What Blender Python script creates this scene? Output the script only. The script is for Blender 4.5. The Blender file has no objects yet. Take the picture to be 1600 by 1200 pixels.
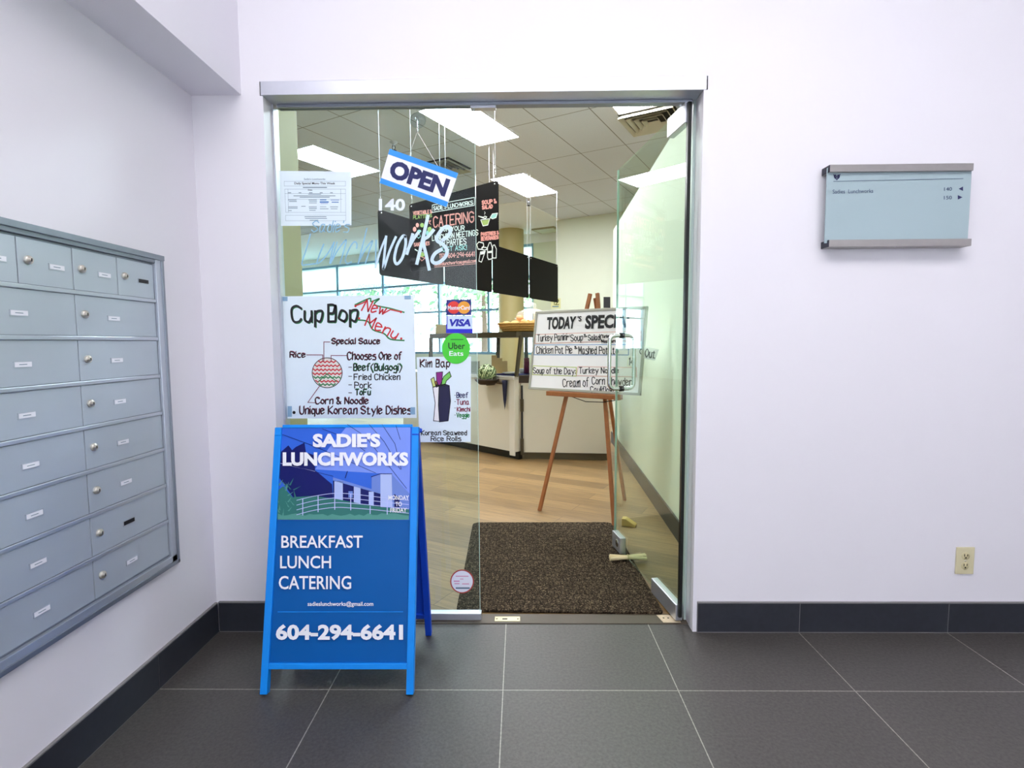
import bpy, math, random
from mathutils import Vector as V, Matrix
random.seed(7)
SC = bpy.context.scene
COL = SC.collection
# ------------------------------------------------------------------ camera
FPX, YAW, PITCH, ROLL, CAMH, CAMD = 837.184, 0.014039, 0.0776866, -0.0060220, 1.2112234, 2.1674266
_f = V((-math.sin(YAW)*math.cos(PITCH), math.cos(YAW)*math.cos(PITCH), -math.sin(PITCH)))
_r0 = V((math.cos(YAW), math.sin(YAW), 0)); _u0 = _r0.cross(_f)
CR = _r0*math.cos(ROLL)+_u0*math.sin(ROLL); CU = _u0*math.cos(ROLL)-_r0*math.sin(ROLL); CF = _f
CP = V((0, -CAMD, CAMH))
cam = bpy.data.cameras.new('camera'); camo = bpy.data.objects.new('camera', cam); COL.objects.link(camo)
cam.sensor_width = 36; cam.lens = FPX/1600*36; cam.clip_start = .02; cam.clip_end = 200
camo.matrix_world = Matrix(((CR.x, CU.x, -CF.x, CP.x), (CR.y, CU.y, -CF.y, CP.y), (CR.z, CU.z, -CF.z, CP.z), (0, 0, 0, 1)))
SC.camera = camo
# ------------------------------------------------------------------ world, lights, exposure
SC.view_settings.view_transform = 'Standard'; SC.view_settings.look = 'None'
SC.view_settings.gamma = 1; SC.view_settings.use_curve_mapping = False
SC.view_settings.exposure = 0.47
w = bpy.data.worlds.new('sky'); SC.world = w; w.use_nodes = True
bg = w.node_tree.nodes['Background']; bg.inputs[0].default_value = (.80, .91, 1.0, 1); bg.inputs[1].default_value = 9.0
SC.cycles.use_denoising = True
SC.cycles.transparent_max_bounces = 24; SC.cycles.max_bounces = 10; SC.cycles.diffuse_bounces = 6
SC.cycles.caustics_reflective = False; SC.cycles.caustics_refractive = False

def area(name, loc, sx, sy, power, col=(1, 1, 1), rot=(0, 0, 0)):
    l = bpy.data.lights.new(name, 'AREA'); l.shape = 'RECTANGLE'; l.size = sx; l.size_y = sy; l.energy = power; l.color = col
    o = bpy.data.objects.new(name, l); o.location = loc; o.rotation_euler = rot; COL.objects.link(o); return o
# lobby ceiling fittings
area('lobby_ceiling_lamp', (.1, -1.75, 3.27), 3.8, .9, 58, (1.0, .97, .99))
# ------------------------------------------------------------------ helpers
TH = math.radians(29)
GA = V((math.sin(TH), math.cos(TH), 0)); GB = V((math.cos(TH), -math.sin(TH), 0))   # directions of the shop's building grid
def gp(a, b, z=0): return GA*a+GB*b+V((0, 0, z))

def hit(px, py, O, n):
    d = CR*((px-800)/FPX)-CU*((py-600)/FPX)+CF
    return CP+d*((O-CP).dot(n)/d.dot(n))
def onY(px, py, y): return hit(px, py, V((0, y, 0)), V((0, 1, 0)))
def onZ(px, py, z): return hit(px, py, V((0, 0, z)), V((0, 0, 1)))

def lin(c):
    c /= 255.0
    return c/12.92 if c <= .04045 else ((c+.055)/1.055)**2.4
def rgb(r, g, b): return (lin(r), lin(g), lin(b), 1)

class NT:
    def __init__(s, name):
        s.m = bpy.data.materials.new(name); s.m.use_nodes = True; s.t = s.m.node_tree; s.b = s.t.nodes['Principled BSDF']
    def n(s, typ, **kw):
        x = s.t.nodes.new(typ)
        for k, v in kw.items():
            if k.startswith('i_'): x.inputs[k[2:].replace('_', ' ')].default_value = v
            else: setattr(x, k, v)
        return x
    def l(s, a, b): s.t.links.new(a, b)

def mat(name, col, rough=.5, metal=0, var=.06, scale=6, bump=0, bscale=200, spec=.5, sheen=0):
    """painted / plastic / metal surface with a little procedural variation"""
    t = NT(name); t.b.inputs['Roughness'].default_value = rough; t.b.inputs['Metallic'].default_value = metal
    t.b.inputs['Specular IOR Level'].default_value = spec
    tc = t.n('ShaderNodeTexCoord'); nz = t.n('ShaderNodeTexNoise'); nz.inputs['Scale'].default_value = scale; nz.inputs['Detail'].default_value = 5
    t.l(tc.outputs['Object'], nz.inputs['Vector'])
    mx = t.n('ShaderNodeMix', data_type='RGBA')
    mx.inputs[6].default_value = tuple(min(1, c*(1-var)) for c in col[:3])+(1,); mx.inputs[7].default_value = tuple(min(1, c*(1+var)) for c in col[:3])+(1,)
    t.l(nz.outputs['Fac'], mx.inputs[0]); t.l(mx.outputs[2], t.b.inputs['Base Color'])
    if bump:
        n2 = t.n('ShaderNodeTexNoise'); n2.inputs['Scale'].default_value = bscale; t.l(tc.outputs['Object'], n2.inputs['Vector'])
        bp = t.n('ShaderNodeBump'); bp.inputs['Strength'].default_value = bump; bp.inputs['Distance'].default_value = .002
        t.l(n2.outputs['Fac'], bp.inputs['Height']); t.l(bp.outputs[0], t.b.inputs['Normal'])
    return t.m

def glass(name, tint, rough=0.0):
    t = NT(name); t.t.nodes.remove(t.b)
    out = t.t.nodes['Material Output']
    tr = t.n('ShaderNodeBsdfTransparent'); tr.inputs[0].default_value = tint+(1,)
    gl = t.n('ShaderNodeBsdfGlossy'); gl.inputs[0].default_value = (1, 1, 1, 1); gl.inputs['Roughness'].default_value = rough
    lw = t.n('ShaderNodeLayerWeight'); lw.inputs[0].default_value = .5
    p = t.n('ShaderNodeMath', operation='POWER'); p.inputs[1].default_value = 5; t.l(lw.outputs['Facing'], p.inputs[0])
    a = t.n('ShaderNodeMath', operation='MULTIPLY_ADD'); a.inputs[1].default_value = .72; a.inputs[2].default_value = .02; t.l(p.outputs[0], a.inputs[0])
    mx = t.n('ShaderNodeMixShader'); t.l(a.outputs[0], mx.inputs[0]); t.l(tr.outputs[0], mx.inputs[1]); t.l(gl.outputs[0], mx.inputs[2])
    t.l(mx.outputs[0], out.inputs[0]); return t.m

def emit(name, col, s):
    t = NT(name); t.b.inputs['Base Color'].default_value = (.8, .8, .8, 1)
    t.b.inputs['Emission Color'].default_value = col; t.b.inputs['Emission Strength'].default_value = s; return t.m

def brick(name, c1, c2, mortar, bw, bh, ms, off=0, loc=(0, 0, 0), rotz=0, rough=.5, grain=None, bump=.3, noise=30, namp=.25, spec=.5):
    t = NT(name); t.b.inputs['Roughness'].default_value = rough; t.b.inputs['Specular IOR Level'].default_value = spec
    tc = t.n('ShaderNodeTexCoord'); mp = t.n('ShaderNodeMapping', vector_type='TEXTURE')
    mp.inputs['Location'].default_value = loc; mp.inputs['Rotation'].default_value = (0, 0, rotz); t.l(tc.outputs['Object'], mp.inputs[0])
    br = t.n('ShaderNodeTexBrick', offset=off, squash=1)
    br.inputs['Color1'].default_value = c1; br.inputs['Color2'].default_value = c2; br.inputs['Mortar'].default_value = mortar
    br.inputs['Scale'].default_value = 1; br.inputs['Mortar Size'].default_value = ms; br.inputs['Mortar Smooth'].default_value = .05
    br.inputs['Brick Width'].default_value = bw; br.inputs['Row Height'].default_value = bh; br.inputs['Bias'].default_value = 0
    t.l(mp.outputs[0], br.inputs['Vector'])
    nz = t.n('ShaderNodeTexNoise'); nz.inputs['Scale'].default_value = noise; nz.inputs['Detail'].default_value = 8; nz.inputs['Roughness'].default_value = .65
    if grain:
        m2 = t.n('ShaderNodeMapping'); m2.inputs['Scale'].default_value = grain; t.l(mp.outputs[0], m2.inputs[0]); t.l(m2.outputs[0], nz.inputs['Vector'])
    else: t.l(mp.outputs[0], nz.inputs['Vector'])
    rm = t.n('ShaderNodeMapRange'); rm.inputs[1].default_value = .25; rm.inputs[2].default_value = .75; rm.inputs[3].default_value = 1-namp; rm.inputs[4].default_value = 1+namp
    t.l(nz.outputs['Fac'], rm.inputs[0])
    mx = t.n('ShaderNodeMix', data_type='RGBA', blend_type='MULTIPLY'); mx.inputs[0].default_value = 1
    t.l(br.outputs['Color'], mx.inputs[6]); t.l(rm.outputs[0], mx.inputs[7]); t.l(mx.outputs[2], t.b.inputs['Base Color'])
    if bump:
        bp = t.n('ShaderNodeBump'); bp.inputs['Strength'].default_value = bump; bp.inputs['Distance'].default_value = .002
        t.l(nz.outputs['Fac'], bp.inputs['Height']); t.l(bp.outputs[0], t.b.inputs['Normal'])
    return t.m

class MB:
    def __init__(s): s.v = []; s.f = []; s.mi = []; s.mats = []; s.sm = []
    def add(s, vs, fs, m, smooth=False):
        k = len(s.v); s.v += [tuple(x) for x in vs]
        if m not in s.mats: s.mats.append(m)
        i = s.mats.index(m)
        for f in fs: s.f.append([k+j for j in f]); s.mi.append(i); s.sm.append(smooth)
        return s
    def box(s, x0, x1, y0, y1, z0, z1, m, M=None):
        vs = [V((x, y, z)) for z in (z0, z1) for y in (y0, y1) for x in (x0, x1)]
        if M: vs = [M @ q for q in vs]
        return s.add(vs, [(0, 2, 3, 1), (4, 5, 7, 6), (0, 1, 5, 4), (2, 6, 7, 3), (0, 4, 6, 2), (1, 3, 7, 5)], m)
    def prism(s, pts, d, m):           # pts: 3-D polygon, d: extrusion vector
        n = len(pts); vs = [V(q) for q in pts]+[V(q)+V(d) for q in pts]
        fs = [tuple(range(n)), tuple(range(2*n-1, n-1, -1))]+[(i, i+n, (i+1) % n+n, (i+1) % n) for i in range(n)]
        return s.add(vs, fs, m)
    def poly(s, pts, m): return s.add(pts, [tuple(range(len(pts)))], m)
    def tube(s, pts, r, m, n=10, closed=False, r2=None, caps=True):
        pts = [V(q) for q in pts]; N = len(pts); vs = []; up = None
        for i, q in enumerate(pts):
            a = pts[i-1] if (i > 0 or closed) else q; b = pts[(i+1) % N] if (i < N-1 or closed) else q
            t = (b-a).normalized()
            if up is None: up = t.orthogonal().normalized()
            else: up = (up-t*up.dot(t)).normalized()
            bi = t.cross(up); rr = r if r2 is None else r+(r2-r)*i/max(1, N-1)
            for k in range(n):
                an = 2*math.pi*k/n; vs.append(q+(up*math.cos(an)+bi*math.sin(an))*rr)
        fs = []
        for i in range(N if closed else N-1):
            j = (i+1) % N
            for k in range(n): fs.append((i*n+k, i*n+(k+1) % n, j*n+(k+1) % n, j*n+k))
        s.add(vs, fs, m, True)
        if not closed and caps: s.add(vs[:n], [tuple(range(n-1, -1, -1))], m); s.add(vs[-n:], [tuple(range(n))], m)
        return s
    def lathe(s, prof, m, n=24, c=(0, 0, 0), axis='z', sx=1, sy=1, smooth=True):
        vs = []
        for r, z in prof:
            for k in range(n):
                a = 2*math.pi*k/n; x, y = r*math.cos(a)*sx, r*math.sin(a)*sy
                q = (x, y, z) if axis == 'z' else (x, z, y) if axis == 'y' else (z, x, y)
                vs.append(V(q)+V(c))
        fs = [(i*n+k, i*n+(k+1) % n, (i+1)*n+(k+1) % n, (i+1)*n+k) for i in range(len(prof)-1) for k in range(n)]
        return s.add(vs, fs, m, smooth)
    def blob(s, c, r, m, seg=14, rings=9, rot=0, j=0):
        vs = []; ca, sa = math.cos(rot), math.sin(rot)
        for i in range(rings+1):
            ph = math.pi*i/rings
            for k in range(seg):
                a = 2*math.pi*k/seg; q = 1+random.uniform(-j, j)
                x, y, z = r[0]*math.sin(ph)*math.cos(a)*q, r[1]*math.sin(ph)*math.sin(a)*q, r[2]*math.cos(ph)*q
                vs.append((c[0]+x*ca-y*sa, c[1]+x*sa+y*ca, c[2]+z))
        fs = [(i*seg+k, (i+1)*seg+k, (i+1)*seg+(k+1) % seg, i*seg+(k+1) % seg) for i in range(rings) for k in range(seg)]
        return s.add(vs, fs, m, True)
    def build(s, name, parent=None, bevel=0, M=None):
        me = bpy.data.meshes.new(name); me.from_pydata(s.v, [], s.f)
        for m in s.mats: me.materials.append(m)
        me.polygons.foreach_set('material_index', s.mi); me.polygons.foreach_set('use_smooth', s.sm); me.update()
        o = bpy.data.objects.new(name, me); COL.objects.link(o)
        if parent: o.parent = parent
        if M: o.matrix_world = M
        if bevel:
            b = o.modifiers.new('bevel', 'BEVEL'); b.width = bevel; b.segments = 2; b.limit_method = 'ANGLE'; b.angle_limit = .6
        return o

def tag(o, label, cat=None, group=None, kind=None):
    o['label'] = label
    if cat: o['category'] = cat
    if group: o['group'] = group
    if kind: o['kind'] = kind
    return o
def struct(o, label): return tag(o, label, None, None, 'structure')
def thing(name, label, cat, loc=(0, 0, 0), group=None, rotz=0):
    o = bpy.data.objects.new(name, None); o.empty_display_size = .05; COL.objects.link(o)
    o.matrix_world = Matrix.Translation(loc) @ Matrix.Rotation(rotz, 4, 'Z')
    return tag(o, label, cat, group)
def copy_tree(o, parent=None):
    c = o.copy(); COL.objects.link(c)
    if parent: c.parent = parent
    for ch in list(o.children): copy_tree(ch, c)
    return c

class Plane:
    """a flat sheet's own axes: x right, y into the sheet (away from its reader), z up; layer k lies k*step in front of the sheet"""
    def __init__(s, O, ex=(1, 0, 0), ez=(0, 0, 1), step=.0004):
        s.O = V(O); s.ex = V(ex).normalized(); s.ez = V(ez).normalized(); s.ey = s.ez.cross(s.ex).normalized(); s.step = step
    def mat(s):
        return Matrix(((s.ex.x, s.ey.x, s.ez.x, s.O.x), (s.ex.y, s.ey.y, s.ez.y, s.O.y), (s.ex.z, s.ey.z, s.ez.z, s.O.z), (0, 0, 0, 1)))
    def uv(s, px, py):
        d = hit(px, py, s.O, s.ey)-s.O; return (d.dot(s.ex), d.dot(s.ez))
    def p3(s, u, k=0): return V((u[0], -k*s.step, u[1]))
    def thing(s, name, label, cat, group=None):
        o = bpy.data.objects.new(name, None); o.empty_display_size = .05; COL.objects.link(o); o.matrix_world = s.mat()
        return tag(o, label, cat, group)
    # all pixel lists below are turned into sheet coordinates first
    def fill(s, mb, pix, m, k=1): return mb.poly([s.p3(s.uv(*q), k) for q in pix], m)
    def rect(s, mb, x0, y0, x1, y1, m, k=1): return s.fill(mb, [(x0, y1), (x1, y1), (x1, y0), (x0, y0)], m, k)
    def slab(s, mb, pix, m, t): return mb.prism([s.p3(s.uv(*q), 0) for q in pix], (0, t, 0), m)
    def line(s, mb, pix, w, m, k=2): return ribbon(mb, [s.uv(*q) for q in pix], w, m, lambda u: s.p3(u, k))
    def disc(s, mb, cx, cy, r, m, k=1, n=32, ry=None):
        ry = ry or r
        return s.fill(mb, [(cx+r*math.cos(2*math.pi*i/n), cy-ry*math.sin(2*math.pi*i/n)) for i in range(n)], m, k)
    def box4(s, quad):                 # px rect (x0,y0,x1,y1) -> mapping of the unit square
        x0, y0, x1, y1 = quad; a = s.uv(x0, y1); b = s.uv(x1, y1); c = s.uv(x1, y0); d = s.uv(x0, y0)
        return lambda u, v: tuple(a[i]*(1-u)*(1-v)+b[i]*u*(1-v)+c[i]*u*v+d[i]*(1-u)*v for i in (0, 1))
    def quad4(s, a, b, c, d):          # BL BR TR TL pixels
        a, b, c, d = [s.uv(*q) for q in (a, b, c, d)]
        return lambda u, v: tuple(a[i]*(1-u)*(1-v)+b[i]*u*(1-v)+c[i]*u*v+d[i]*(1-u)*v for i in (0, 1))
    def type(s, mb, body, q, m, k=2, bold=0, shear=0, sp=1.0):
        fn = s.box4(q) if len(q) == 4 and not hasattr(q[0], '__len__') else s.quad4(*q)
        vs, fs = type_mesh(body, bold, shear, sp)
        return mb.add([s.p3(fn(u, v), k) for u, v in vs], fs, m)
    def hand(s, mb, body, q, w, m, k=2, shear=0):
        fn = s.box4(q) if len(q) == 4 and not hasattr(q[0], '__len__') else s.quad4(*q)
        for pl in hand_lines(body, shear): ribbon(mb, [fn(u, v) for u, v in pl], w, m, lambda u: s.p3(u, k))
        return mb

_lift = [0]
def ribbon(mb, pts, w, m, f):
    P = [pts[0]]
    for q in pts[1:]:
        if math.hypot(q[0]-P[-1][0], q[1]-P[-1][1]) > 1e-6: P.append(q)
    if len(P) < 2: return mb
    _lift[0] = (_lift[0]+1) % 9; lf = V((0, -_lift[0]*2.2e-5, 0))     # each pen stroke lies a hair above the one before
    dirs = []
    for a, b in zip(P, P[1:]):
        L = math.hypot(b[0]-a[0], b[1]-a[1]); dirs.append(((b[0]-a[0])/L, (b[1]-a[1])/L))
    e = w*.4; P[0] = (P[0][0]-dirs[0][0]*e, P[0][1]-dirs[0][1]*e); P[-1] = (P[-1][0]+dirs[-1][0]*e, P[-1][1]+dirs[-1][1]*e)
    vs = []
    def side(q, d, k): vs.extend([f((q[0]+d[1]*k, q[1]-d[0]*k))+lf, f((q[0]-d[1]*k, q[1]+d[0]*k))+lf])
    for i, q in enumerate(P):
        a = dirs[max(0, i-1)]; b = dirs[min(i, len(dirs)-1)]
        c = a[0]*b[0]+a[1]*b[1]; mx, mz = a[0]+b[0], a[1]+b[1]; L = math.hypot(mx, mz)
        if c > -.2: side(q, (mx/L, mz/L), w/2*min(1.5, 2/L))
        else: side((q[0]+a[0]*w*.3, q[1]+a[1]*w*.3), a, w/2); side((q[0]-b[0]*w*.3, q[1]-b[1]*w*.3), b, w/2)
    n = len(vs)//2
    return mb.add(vs, [(2*i, 2*i+2, 2*i+3, 2*i+1) for i in range(n-1)], m)

def type_mesh(body, bold=0, shear=0, sp=1.0):
    c = bpy.data.curves.new('t', 'FONT'); c.body = body; c.size = 1; c.offset = bold; c.shear = shear; c.resolution_u = 3; c.space_character = sp
    o = bpy.data.objects.new('t', c); me = bpy.data.meshes.new_from_object(o)
    vs = [v.co.copy() for v in me.vertices]; fs = [tuple(p.vertices) for p in me.polygons]
    bpy.data.objects.remove(o); bpy.data.curves.remove(c); bpy.data.meshes.remove(me)
    x0 = min(v.x for v in vs); x1 = max(v.x for v in vs); y0 = min(v.y for v in vs); y1 = max(v.y for v in vs)
    return [((v.x-x0)/(x1-x0), (v.y-y0)/(y1-y0)) for v in vs], fs

# hand-drawn single-stroke letters on a small grid: '|' parts strokes, '~' in front smooths a stroke
GL = {
'A': '00 26 40|0822 3222', 'B': '00 06|~06 26 35 34 23 03|~03 23 35.7 3.51 20 00', 'C': '~45 26 05 02 10 30 41', 'D': '00 06|~06 26 44 42 20 00', 'E': '46 06 00 40|03 33',
'F': '46 06 00|03 33', 'G': '~45 26 05 02 20 41 43|43 23', 'H': '00 06|40 46|03 43', 'I': '00 06', 'J': '~46 41 20 01', 'K': '00 06|46 03 40', 'L': '06 00 40',
'M': '00 06 22 46 40', 'N': '00 06 40 46', 'O': '~20 02 04 26 44 42 20', 'P': '00 06|~06 26 45 43 23 03', 'R': '00 06|~06 26 45 43 23 03|23 40', 'S': '~45 26 05 04 23 42 41 20 01',
'T': '06 46|26 20', 'U': '~06 02 10 30 42 46', 'V': '06 20 46', 'W': '06 10 24 30 46', 'Y': '06 23 46|23 20', 'X': '06 40|46 00', 'Z': '06 46 00 40', 'Q': '~20 02 04 26 44 42 20|22 40',
'a': '~34 14 02 10 20 32|34 31 40', 'b': '06 00|~03 14 34 32 20 00', 'c': '~34 14 02 10 30', 'd': '36 30|~33 14 02 10 30', 'e': '02 33|~33 24 04 01 10 31', 'f': '~36 26 15 10|04 24',
'g': '~34 14 02 11 32|~34 3- 1- 0-', 'h': '06 00|~02 14 34 30', 'i': '04 00|05.5 05.8', 'j': '~24 2- 0-|25.5 25.8', 'k': '06 00|34 02 30', 'l': '06 00', 'm': '04 00|~02 13 24 20|~22 34 44 40',
'n': '04 00|~02 14 34 30', 'o': '~20 01 02 14 33 31 20', 'p': '04 0-|~03 14 34 32 20 01', 'q': '34 3-|~33 14 02 10 31', 'r': '04 00|~02 14 34', 's': '~34 14 03 32 30 10 00',
't': '15 10 30|04 24', 'u': '~04 01 10 20 32|34 30', 'v': '04 20 44', 'w': '04 10 23 30 44', 'x': '04 30|34 00', 'y': '04 21|44 1-', 'z': '04 34 00 30',
'0': '~20 02 04 26 44 42 20', '1': '05 16 10', '2': '~05 26 45 33 00|00 40', '3': '~05 26 45 23|~23 42 20 01', '4': '30 36 02 42', '5': '46 06 03|~03 33 41 20 01', '6': '~36 14 02 20 41 33 02', '7': '06 46 10',
'8': '~23 05 26 45 23 01 20 41 23', '9': '~41 46 26 04 23 44', '-': '03 23', '.': '00 00.4', ',': '10.6 0-', ':': '01 01.4|03.5 03.9', "'": '06 05', '&': '~40 05 16 25 01 10 20 42', '(': '~26 04 02 2-', ')': '~06 24 22 0-',
'@': '~32 13 11 31 34 14 01 20 40', '!': '06 02|00.2 00.5', '/': '00 36', '*': '05 43|25 23|45 03', '"': '06 05|16 15', '$': '~45 26 05 23 41 20 01|27 2-'}
def _pt(t):
    y = t[1:] if len(t) <= 4 else t[2:]
    if len(t) == 4 and '.' not in t: return (int(t[:2])/10, int(t[2:])/10)
    if len(t) == 6: return (float(t[:3]), float(t[3:]))
    if len(t) == 5: return (float(t[:1]), float(t[1:])) if t[1] != '.' else (float(t[:3]), float(t[3:]))
    return (float(t[0]), -1.8 if y == '-' else float(y))
def smooth(p, n=5):
    out = []
    for i in range(len(p)-1):
        a = p[max(0, i-1)]; b = p[i]; c = p[i+1]; d = p[min(len(p)-1, i+2)]
        for k in range(n):
            t = k/n
            out.append(tuple(.5*(2*b[j]+(c[j]-a[j])*t+(2*a[j]-5*b[j]+4*c[j]-d[j])*t*t+(3*b[j]-a[j]-3*c[j]+d[j])*t**3) for j in (0, 1)))
    return out+[p[-1]]
def hand_lines(body, shear=0):
    x = 0; L = []
    for ch in body:
        if ch == ' ': x += 2.6; continue
        wmax = 0
        for st in GL[ch].split('|'):
            sm = st[0] == '~'; p = [_pt(t) for t in st.lstrip('~').split()]
            wmax = max(wmax, max(q[0] for q in p))
            p = [(q[0]+x+q[1]*shear, q[1]) for q in p]
            L.append(smooth(p, 4) if sm else p)
        x += wmax+1.5
    a = min(q[0] for l in L for q in l); b = max(q[0] for l in L for q in l); c = min(q[1] for l in L for q in l); d = max(q[1] for l in L for q in l)
    return [[((q[0]-a)/(b-a or 1), (q[1]-c)/(d-c or 1)) for q in l] for l in L]

# ------------------------------------------------------------------ materials
WHITE_WALL = mat('white_wall_paint', (.80, .785, .82, 1), .55, var=.015, scale=2, bump=.04, bscale=300)
SOFFIT_P = mat('soffit_paint', (.79, .775, .83, 1), .6, var=.015, scale=2)
TRIM_W = mat('white_trim_paint', (.80, .79, .83, 1), .4, var=.02)
ALU = mat('brushed_aluminium', (.62, .64, .70, 1), .38, .85, var=.05, scale=40)
ALU_D = mat('dark_aluminium', (.30, .33, .38, 1), .4, .8, var=.05, scale=40)
BOXALU = mat('mailbox_aluminium', (.53, .59, .645, 1), .45, .45, var=.05, scale=5)
BOXRAIL = mat('mailbox_rail_aluminium', (.55, .59, .65, 1), .35, .7, var=.04)
STEEL = mat('polished_steel', (.72, .72, .72, 1), .18, 1, var=.02)
BRASSY = mat('worn_lock_metal', (.66, .63, .54, 1), .28, .9, var=.1, scale=60)
BLACK = mat('black_plastic', rgb(16, 15, 18), .5, var=.1)
INK = mat('black_ink', rgb(14, 14, 18), .6, var=.05)
NAVY = mat('navy_ink', rgb(22, 30, 92), .6, var=.04)
PAPER = mat('white_paper', (.78, .90, .95, 1), .65, var=.02, scale=10)
CARD = mat('white_card', (.90, .88, .88, 1), .6, var=.02, scale=10)
GREY_INK = mat('grey_ink', rgb(105, 130, 145), .6)
RED_INK = mat('red_ink', rgb(205, 36, 48), .6); MAROON = mat('maroon_ink', rgb(125, 28, 62), .6); GREEN_INK = mat('green_ink', rgb(30, 128, 70), .6)
TAPE = mat('clear_tape', rgb(140, 178, 205), .4)
CERAM_F = brick('grey_floor_tile', rgb(69, 66, 63), rgb(75, 72, 68), rgb(150, 147, 138), .61, .61, .0018, 0, (-1.283, -.385, 0), 0, .45, None, .25, 95, .45)
BASE_T = mat('dark_base_tile', rgb(44, 47, 54), .35, var=.25, scale=40)
GROUT = mat('pale_grout', rgb(128, 126, 126), .8)
WOOD_F = brick('vinyl_wood_plank', rgb(142, 114, 74), rgb(112, 88, 55), rgb(70, 54, 36), 1.25, .16, .0014, .37, (0, 0, 0), -TH, .4, (1.2, 22, 1), .1, 3.2, .45)
CEIL_T = brick('acoustic_ceiling_tile', rgb(222, 228, 238), rgb(218, 224, 235), rgb(150, 150, 152), .61, 1.22, .006, 0, (.06, .0, 0), -TH, .9, None, .15, 90, .07, .1)
GYP = mat('white_gypsum', (.85, .87, .87, 1), .8, var=.01)
SHOP_W = mat('pale_green_wall_paint', (.70, .75, .62, 1), .6, var=.02)
OLIVE_SHADE = mat('olive_corner_shade', (.46, .42, .20, 1), .6, var=.03)  # interior corner shading put into the wall colour
COLM = mat('ochre_column_paint', (.50, .43, .20, 1), .45, var=.03)
DARKBASE = mat('dark_vinyl_base', rgb(34, 32, 28), .5, var=.1)
GL_FIX = glass('green_float_glass', (.875, .955, .968)); GL_DOOR = glass('door_glass', (.90, .975, .925)); GL_WIN = glass('window_glass', (.97, .99, 1.0))
GL_EDGE = mat('glass_edge', rgb(196, 226, 214), .2, var=.05)
GL_EDGE_D = mat('dark_glass_seal', rgb(12, 18, 16), .3)
BLUE_F = mat('sky_blue_sign_frame', rgb(18, 142, 238), .4, var=.06, scale=12, spec=.3)
BLUE_P = mat('blue_sign_panel', rgb(2, 90, 166), .4, var=.04, spec=.2)
BLUE_B = mat('royal_blue_sign_back', rgb(10, 70, 200), .45, var=.06)
SIGNW = mat('white_sign_print', (.88, .90, .95, 1), .5, var=.01)
EASELW = mat('reddish_oak', rgb(158, 98, 56), .45, var=.2, scale=25)
BOARD_K = mat('black_menu_board', rgb(10, 7, 6), .55, var=.15, spec=.12)
CHALK_W = mat('white_chalk_paint', rgb(226, 232, 226), .7); CHALK_P = mat('pink_chalk_paint', rgb(222, 150, 140), .7); CHALK_G = mat('green_chalk_paint', rgb(150, 176, 96), .7); CHALK_T = mat('teal_chalk_paint', rgb(150, 205, 200), .7)
COUNTER = mat('cream_counter_laminate', (.72, .68, .58, 1), .45, var=.03, scale=4)
BRONZE = mat('bronze_case_frame', rgb(70, 62, 44), .4, .3, var=.1)
WICKER = mat('golden_wicker', rgb(206, 160, 88), .7, var=.25, scale=60, bump=.6, bscale=120)
BREAD = mat('bread_crust', rgb(205, 150, 88), .7, var=.2, scale=25)
LAMP = emit('lit_lamp_diffuser', (.95, .97, 1, 1), 39.0)
LEAF = mat('tree_leaf', rgb(120, 160, 110), .6, var=.25, scale=2)
BARK = mat('tree_bark', rgb(90, 76, 60), .9, var=.2)

# ------------------------------------------------------------------ setting: lobby
WT = .13                                        # wall thickness
LX, OL, OR_, OT = -1.283, -1.012, .735, 2.237   # left wall, opening
struct(MB().box(LX-.1, 3.6, -4.6, .055, -.08, 0, CERAM_F).build('floor'), 'dark grey square tile floor of the lobby')
b = MB(); b.box(LX-.1, OL, 0, WT, 0, 3.7, WHITE_WALL); b.box(OR_, 3.6, 0, WT, 0, 3.7, WHITE_WALL); b.box(OL, OR_, 0, WT, OT, 3.7, WHITE_WALL)
struct(b.build('wall_back'), 'white lobby wall around the glass shop entrance')
struct(MB().box(LX-.1, LX, -4.6, 0, 0, 3.7, WHITE_WALL).build('wall_left'), 'white wall that holds the mailboxes')
struct(MB().box(3.6, 3.7, -4.6, WT, 0, 3.7, WHITE_WALL).build('wall_right'), 'white wall at the right end of the lobby')
struct(MB().box(LX-.1, 3.7, -4.6, 0, 3.3, 3.4, WHITE_WALL).build('ceiling'), 'white lobby ceiling')
b = MB(); b.box(LX-.1, -1.3, -4.7, -4.6, 0, 3.4, WHITE_WALL); b.box(3.1, 3.7, -4.7, -4.6, 0, 3.4, WHITE_WALL); b.box(-1.3, 3.1, -4.7, -4.6, 0, .3, WHITE_WALL); b.box(-1.3, 3.1, -4.7, -4.6, 2.6, 3.4, WHITE_WALL)
struct(b.build('wall_rear'), 'white lobby wall behind the viewer')
struct(MB().box(LX, -1.085, -4.6, 0, 2.184, 3.3, SOFFIT_P).build('trim_1'), 'boxed white soffit along the top of the mailbox wall')
def baseboard(name, segs, axis, label):
    b = MB()
    for a, c in segs:
        if axis == 'x': b.box(a+.0015, c-.0015, -.012, 0, .004, .126, BASE_T)
        else: b.box(LX, LX+.012, a+.0015, c-.0015, .004, .126, BASE_T)
    a, c = segs[0][0], segs[-1][1]
    if axis == 'x': b.box(a, c, -.0105, 0, 0, .130, GROUT)
    else: b.box(LX, LX+.0105, a, c, 0, .130, GROUT)
    return struct(b.build(name), label)
baseboard('baseboard_left', [(-4.6+.0, -2.825), (-2.825, -2.215), (-2.215, -1.605), (-1.605, -.995), (-.995, -.385), (-.385, -.012)], 'y', 'dark tile baseboard under the mailboxes')
baseboard('baseboard_back', [(LX+.012, OL)], 'x', 'dark tile baseboard left of the entrance')
baseboard('baseboard_right', [(OR_, 1.157), (1.157, 1.767), (1.767, 2.377), (2.377, 2.987), (2.987, 3.6)], 'x', 'dark tile baseboard right of the entrance')
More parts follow.
